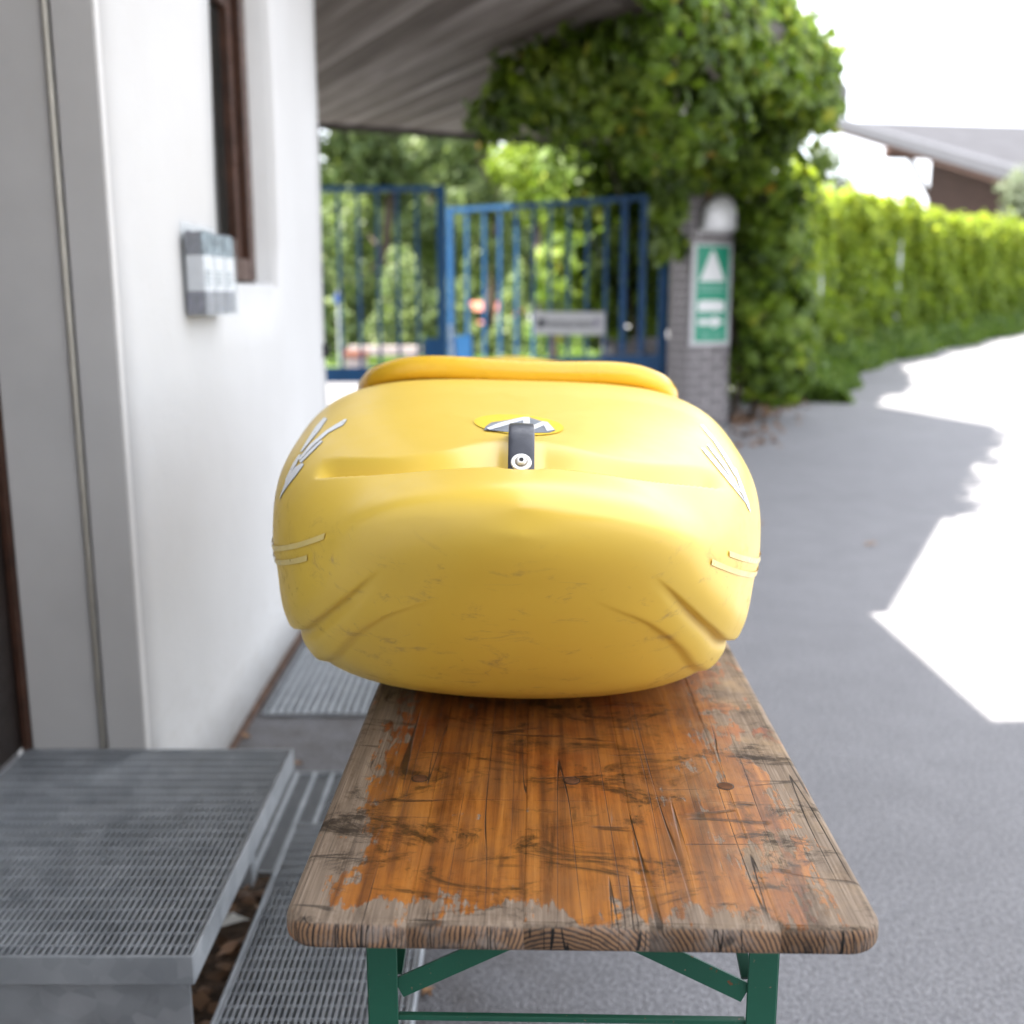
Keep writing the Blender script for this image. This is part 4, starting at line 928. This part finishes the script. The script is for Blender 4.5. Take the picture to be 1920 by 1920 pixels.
W_s = nose([(0, 0), (.008, .055), (.025, .098), (.05, .137), (.09, .176), (.14, .212), (.22, .260), (.33, .304), (.42, .322), (.55, .332), (.8, .338), (1.2, .338), (1.4, .335)])
W_b = nose([(0, 0), (.02, .05), (.08, .10), (.2, .165), (.4, .23), (.7, .295), (1.0, .328), (1.22, .335)])
def KW(y): return W_s(y) if y < 1.4 else W_b(LK-y)
ZPt = nose([(0, .328), (.02, .321), (.05, .308), (.09, .288), (.14, .263), (.22, .233), (.33, .207), (.5, .193), (.8, .19), (1.4, .19)])
def KP(y): return ZPt(y) if y < 1.4 else .19+.14*max(0, (y-1.7)/(LK-1.7))**1.7
ZBt = nose([(0, .314), (.004, .303), (.012, .290), (.05, .248), (.10, .196), (.15, .146), (.20, .098), (.25, .056), (.30, .034), (.36, .019), (.45, .007), (.55, .001), (.7, 0), (1.4, 0)])
def KB(y): return ZBt(y) if y < 1.4 else .30*max(0, (y-1.75)/(LK-1.75))**1.9
ZDt = nose([(0, .334), (.008, .347), (.03, .355), (.10, .361), (.3, .376), (.5, .394), (.62, .405), (.70, .402), (.9, .385), (1.4, .365)])
def KD(y): return ZDt(y) if y < 1.4 else .365-.03*max(0, (y-1.5)/(LK-1.5))**1.6
CR = nose([(0, .30), (.05, .36), (.08, .48), (.14, .70), (.22, .77), (.4, .80), (1.4, .80)])
def KC(y): return CR(y) if y < 1.4 else .84-.3*max(0, (y-1.8)/(LK-1.8))
NLO, NUP = 120, 84
def sstep(a, b, x):
    t = min(1, max(0, (x-a)/(b-a))); return t*t*(3-2*t)
NLt = nose([(0, 1.85), (.08, 1.95), (.16, 2.4), (.24, 3.5), (.34, 5.1), (.5, 5.6), (1.4, 5.6)])
NUt = nose([(0, 1.85), (.1, 1.9), (.25, 2.7), (.45, 3.5), (1.4, 3.8)])
def resample(P, n):
    d = np.concatenate([[0], np.cumsum(np.hypot(np.diff(P[:, 0]), np.diff(P[:, 1])))]); t = np.linspace(0, d[-1], n)
    return np.stack([np.interp(t, d, P[:, 0]), np.interp(t, d, P[:, 1])], 1)
TH_ = np.linspace(0, pi/2, 500)
_sec = {}
def section(y):
    y = round(y, 6)
    if y in _sec: return _sec[y]
    w_, zb, zp, zd = KW(y), KB(y), KP(y), KD(y); hp_ = zp-zb; h = zd-zp
    nl = NLt(y) if y < 1.4 else 5.6-3.0*sstep(1.7, LK, y); nu = NUt(y) if y < 1.4 else 3.8-1.6*sstep(1.8, LK, y)
    S = np.sin(TH_)**(2/nl); C_ = np.cos(TH_)**(2/nl); v = 1-C_
    fl = .135*(sstep(.05, .30, y) if y < 1.4 else 1); rise = .022*(sstep(.10, .30, y) if y < 1.4 else 1-sstep(1.8, 2.3, y))
    xx_ = w_*((1-fl)*S+fl*v)
    P = resample(np.stack([xx_, zb+hp_*v+rise*(S**1.7)*(1-v)], 1), NLO)
    fd = sstep(.07, .17, y)*(1 if y < 1.9 else 1-sstep(1.9, 2.2, y))
    if fd > 0:   # moulded crease lines: chine edge and the stepped side panel
        d = np.gradient(P, axis=0); d /= np.linalg.norm(d, axis=1)[:, None]+1e-12; nn = np.stack([d[:, 1], -d[:, 0]], 1)
        xr = P[:, 0]/max(w_, 1e-6); vv = (P[:, 1]-zb)/max(hp_, 1e-6)
        xc = CR(y) if y < 1.4 else .80; vs_ = .47
        off = np.zeros(len(P))
        for i in range(len(P)):
            lobe = sstep(xc-.022, xc+.022, xr[i])*(1-sstep(xc+.02, .93, xr[i])) if vv[i] < vs_ else 0.
            low = (1-sstep(vs_-.035, vs_-.004, vv[i]))
            up = sstep(vs_-.010, vs_+.022, vv[i])*(1-sstep(vs_+.10, .97, vv[i]))
            dip = exp(-((vv[i]-(vs_-.03))/.035)**2)
            off[i] = fd*(.0060*lobe*low+.0085*up-.0045*dip)
        P = P+nn*off[:, None]
    S2 = np.sin(TH_)**(2/nu); C2 = np.cos(TH_)**(2/nu)
    Q = resample(np.stack([w_*C2, zp+h*S2], 1), NUP)
    out = [tuple(p) for p in P]+[tuple(q) for q in Q[1:]]; _sec[y] = out
    return out
def groove(x, y):
    yg = .098+2.55*x*x - .010*exp(-(x/.021)**6)
    wd = .046+.095*exp(-(x/.075)**2); dp = .0160+.0150*exp(-(x/.060)**2)
    ends = 1-sstep(.205, .240, abs(x))
    s = y-yg
    if s < -.002 or s > wd: return 0
    f = sstep(-.002, .005, s)*(1-sstep(.010, wd, s)); return dp*f*ends
st_y = [.72*(i/170)**2 for i in range(171)]+[.72+(1.4-.72)*(i/40) for i in range(1, 41)]+[1.4+(LK-1.4)*(1-(1-i/60)**2) for i in range(1, 61)]
VS = []; NH = NLO+NUP-1; ring = 2*NH-2
deck0 = NLO+4
for y in st_y:
    S = section(min(y, LK-1e-6))
    half = []
    for j, (x, z) in enumerate(S):
        z2 = z
        if j > deck0 and y < .5: z2 = z-groove(x, y)
        half.append((x, y, z2))
    VS += half + [(-x, y_, z_) for (x, y_, z_) in half[-2:0:-1]]
CO_Y0, CO_L, CO_W = .70, .86, .256   # cockpit: near end, length, half width
def inside(x, y, shrink=0):
    u_ = (y-(CO_Y0+CO_L/2))/(CO_L/2-shrink); v_ = x/(CO_W-shrink); return abs(u_)**5.0+abs(v_)**5.0 < 1
FS = []
for i in range(len(st_y)-1):
    for j in range(ring):
        a, b, c_, d_ = i*ring+j, i*ring+(j+1) % ring, (i+1)*ring+(j+1) % ring, (i+1)*ring+j
        cx = sum(VS[q][0] for q in (a, b, c_, d_))/4; cy = sum(VS[q][1] for q in (a, b, c_, d_))/4; cz = sum(VS[q][2] for q in (a, b, c_, d_))/4
        if cz > KP(cy) and inside(cx, cy, .008): continue
        FS.append((a, b, c_, d_))
me = bpy.data.meshes.new('hull'); me.from_pydata(VS, [], FS); bm = bmesh.new(); bm.from_mesh(me)
bmesh.ops.remove_doubles(bm, verts=bm.verts, dist=1e-5); bmesh.ops.recalc_face_normals(bm, faces=bm.faces)
bm.faces.ensure_lookup_table()
fz = min(bm.faces, key=lambda f: f.calc_center_median().z)
if fz.normal.z > 0: bmesh.ops.reverse_faces(bm, faces=bm.faces)
bm.to_mesh(me); KBVH = BVHTree.FromBMesh(bm); bm.free()
hull = link('hull', me, MAT['kayak'], ky, smooth=True)
bpy.context.view_layer.update(); KM = ky.matrix_world.copy(); KI = KM.inverted()
# cockpit rim: swept lip, dipping along the sides
def rim_pt(t):
    c_, s_ = cos(t), sin(t); x = CO_W*math.copysign(abs(c_)**(2/5.0), c_); y = CO_Y0+CO_L/2+CO_L/2*math.copysign(abs(s_)**(2/5.0), s_)
    e = abs((y-(CO_Y0+CO_L/2))/(CO_L/2)); z = .385-.05*(y-CO_Y0)/CO_L+.038*e**4*(1 if y < 1.1 else .5) - .014*(abs(x)/CO_W)**8 - .006*exp(-((x-.03)/.12)**2)*(1 if y < 1 else 0)
    return Vector((x, y, z))
NR = 160; prof = [(-.013, -.05), (-.013, -.004), (-.008, .006), (.002, .0125), (.012, .010), (.0185, .002), (.0195, -.007), (.015, -.014), (.004, -.0165), (-.003, -.022), (-.003, -.05)]
mb = MB(); vs = []
for i in range(NR):
    t = 2*pi*i/NR; p = rim_pt(t); d = (rim_pt(t+.01)-rim_pt(t-.01)); d.z = 0; d.normalize(); nn = Vector((d.y, -d.x, 0))
    for a, b in prof: vs.append(p+nn*a*1.15+Vector((0, 0, b*1.25)))
np_ = len(prof)
mb.add(vs, [(i*np_+k, i*np_+(k+1) % np_, ((i+1) % NR)*np_+(k+1) % np_, ((i+1) % NR)*np_+k) for i in range(NR) for k in range(np_)])
mb.build('cockpit_rim', MAT['rim'], ky, smooth=True)
MB().box((-.17, 1.02, .02), (.17, 1.32, .09)).build('seat', MAT['seat'], ky, bevel=.025, seg=3, smooth=True)
MB().tube([(-.19, 1.03, .22), (-.10, .97, .24), (0, .95, .245), (.10, .97, .24), (.19, 1.03, .22)], .035, 10).build('back_band', MAT['seat'], ky, smooth=True)
# reflective tape strips along the seam, both sides
for sgn in (-1, 1):
    for (z0, z1, y0) in ((.005, .0115, .13 if sgn < 0 else .17), (-.012, -.0055, .17 if sgn < 0 else .13)):
        vs, fs = [], []; NY = 220
        for i in range(NY+1):
            y = y0+(1.25-y0)*(i/NY)**1.4; zc0 = KP(y)
            for zz in (z0, (z0+z1)/2, z1):
                S = section(y); best = None
                for (a, b) in zip(S[:-1], S[1:]):
                    if (a[1]-zc0-zz)*(b[1]-zc0-zz) <= 0 and a[0] > .8*KW(y) and b[1] != a[1]:
                        t = (zc0+zz-a[1])/(b[1]-a[1]); best = (a[0]+(b[0]-a[0])*t, zc0+zz)
                x = best[0] if best else KW(y); tt = sin(pi*min(1, i/12)/2)
                h_, n_, _, _ = KBVH.find_nearest(Vector((x*sgn, y, zc0+zz))); n_ = n_ if n_.x*sgn > 0 else -n_
                vs.append(h_+n_*.0015)
        for i in range(NY):
            for k in range(2): fs.append((i*3+k, i*3+k+1, (i+1)*3+k+1, (i+1)*3+k))
        MB().add(vs, fs).build('reflective_strip', MAT['tape'], hull, smooth=True)
# printed decals laid on the skin
def decal(polys, name, mat, lift, dens=9, parent=None):
    bm = bmesh.new()
    for poly in polys:
        vv = [bm.verts.new((x, y, 0)) for x, y in poly]
        bm.faces.new(vv)
    bmesh.ops.triangulate(bm, faces=bm.faces)
    for _ in range(7):
        ee = [e for e in bm.edges if e.calc_length() > dens]
        if not ee: break
        bmesh.ops.subdivide_edges(bm, edges=ee, cuts=1); bmesh.ops.triangulate(bm, faces=[f for f in bm.faces if len(f.verts) > 3])
    org = KI @ CAM; dead = []
    for v in bm.verts:
        d = (KI.to_3x3() @ ray(v.co.x, v.co.y)).normalized(); h, nn, _, _ = KBVH.ray_cast(org, d)
        if h is None: dead.append(v); continue
        if nn.dot(d) > 0: nn = -nn
        v.co = h+nn*lift
    bmesh.ops.delete(bm, geom=dead, context='VERTS')
    me = bpy.data.meshes.new(name); bm.to_mesh(me); bm.free(); return link(name, me, mat, parent or hull, smooth=True)
ell = [(973+84*cos(t), 798+18.5*sin(t)+6*cos(t)) for t in [2*pi*i/48 for i in range(48)]]
badge = decal([ell], 'badge', MAT['logoy'], .0012, 4)
def zx(pts): return [(840+a*260/1920, 750+b*180/1329) for a, b in pts]
decal([zx([(520, 385), (600, 330), (800, 300), (1060, 250), (1140, 262), (1155, 345), (1310, 315), (1380, 330), (1490, 440), (1400, 470), (1180, 475), (1150, 470), (780, 460), (700, 400), (500, 435)])], 'badge_shadow', MAT['logog'], .0018, 4, parent=badge)
decal([zx([(530, 415), (700, 345), (1030, 262), (1125, 262), (1145, 420), (1045, 420), (1040, 305), (720, 400), (580, 440)]), zx([(1135, 395), (1310, 320), (1375, 330), (1475, 440), (1370, 455), (1325, 375), (1180, 440), (1140, 440)])], 'badge_letter', MAT['logow'], .0024, 4, parent=badge)
def lp(pts): return [(500+a*260/1920, 740+b*260/1920) for a, b in pts]
def rp_(pts): return [(1240+a*200/1477, 740+b*260/1920) for a, b in pts]
L_w = [[(1085, 345), (1115, 350), (1060, 425), (860, 530), (640, 720), (470, 910), (440, 900), (600, 700), (830, 500), (960, 420)],
       [(750, 640), (780, 650), (560, 870), (480, 950), (460, 930), (620, 760)], [(800, 320), (840, 340), (740, 490), (600, 660), (500, 790), (470, 800), (560, 640), (690, 440)],
       [(500, 950), (520, 970), (420, 1110), (300, 1260), (215, 1390), (190, 1450), (200, 1390), (280, 1180), (400, 1010)],
       [(450, 840), (480, 830), (420, 960), (330, 1110), (260, 1240), (270, 1170), (370, 960)]]
R_w = [[(535, 425), (575, 430), (720, 600), (900, 850), (990, 1010), (1060, 1180), (1010, 1120), (880, 900), (720, 650), (640, 560)],
       [(625, 700), (660, 700), (880, 960), (1000, 1160), (1120, 1400), (1060, 1310), (860, 1010), (700, 800)], [(550, 745), (600, 760), (760, 930), (940, 1150), (1080, 1370), (1180, 1530), (1120, 1450), (960, 1220), (760, 980), (620, 840)],
       [(1000, 1010), (1030, 1040), (1120, 1270), (1200, 1500), (1225, 1640), (1190, 1560), (1080, 1290)]]
def grow(poly, k):
    cx = sum(p[0] for p in poly)/len(poly); cy = sum(p[1] for p in poly)/len(poly); out = []
    for i, p in enumerate(poly):
        a = poly[i-1]; b = poly[(i+1) % len(poly)]; tx, ty = b[0]-a[0], b[1]-a[1]; l = sqrt(tx*tx+ty*ty)+1e-6
        nx_, ny_ = ty/l, -tx/l
        out.append((p[0]+nx_*k, p[1]+ny_*k))
    return out
for nm, polys, cv_ in (('side_lettering', L_w, lp), ('side_lettering', R_w, rp_)):
    ps = [cv_(p) for p in polys]
    for p in ps:
        ar = sum(p[i-1][0]*p[i][1]-p[i][0]*p[i-1][1] for i in range(len(p)))
        dk = grow(p, .7 if ar > 0 else -.7)
        decal([dk], 'lettering_outline', MAT['logog'], .0006, 3.5)
        decal([p], nm, MAT['logow'], .0010, 3.5)
# carrying strap with bolt
SP = [(1.074-KY0, .338), (1.082-KY0, .350), (1.092-KY0, .361), (1.108-KY0, .376), (1.124-KY0, .386), (1.145-KY0, .392), (1.175-KY0, .392), (1.205-KY0, .386), (1.23-KY0, .374), (1.25-KY0, .358)]
mb = MB(); vs = []; tw = .0052; hwid = .0138
cs = [(-hwid, -.3), (-hwid+.0012, -.5), (hwid-.0012, -.5), (hwid, -.3), (hwid, .3), (hwid-.0025, .5), (-hwid+.0025, .5), (-hwid, .3)]
for i, (y, z) in enumerate(SP):
    a = SP[max(0, i-1)]; b = SP[min(len(SP)-1, i+1)]; d = Vector((0, b[0]-a[0], b[1]-a[1])).normalized(); nn = Vector((0, -d.z, d.y))
    for (xx_, f) in cs: vs.append(Vector((xx_, y, z))+nn*f*tw)
nc = len(cs); mb.add(vs, [(i*nc+k, i*nc+(k+1) % nc, (i+1)*nc+(k+1) % nc, (i+1)*nc+k) for i in range(len(SP)-1) for k in range(nc)]+[tuple(range(nc)), tuple((len(SP)-1)*nc+k for k in range(nc))])
strap = mb.build('carry_strap', MAT['black'], ky); sbm = strap.data
md = strap.modifiers.new('sub', 'SUBSURF'); md.levels = 2; md.render_levels = 2
for p in sbm.polygons: p.use_smooth = True
bp = Vector((0, SP[2][0], SP[2][1])); dd = Vector((0, SP[3][0]-SP[1][0], SP[3][1]-SP[1][1])).normalized(); bn = Vector((0, -dd.z, dd.y))
def disc(r0, r1, h0, h1, name, mat, parent, n=28, inner=0):
    mb = MB().tube([bp+bn*h0, bp+bn*((h0+h1)/2), bp+bn*h1], r0, n, rs=[r0, r0, r1]); return mb.build(name, mat, parent, smooth=False)
bo = disc(.0108, .0102, .0018, .0042, 'washer', MAT['steel'], strap)
b1 = disc(.0066, .0062, .0042, .0046, 'bolt_recess', MAT['ringdark'], bo)
disc(.0052, .0038, .0044, .0078, 'bolt_head', MAT['steel'], bo); disc(.0023, .0023, .0079, .0082, 'socket', MAT['blackm'], bo)
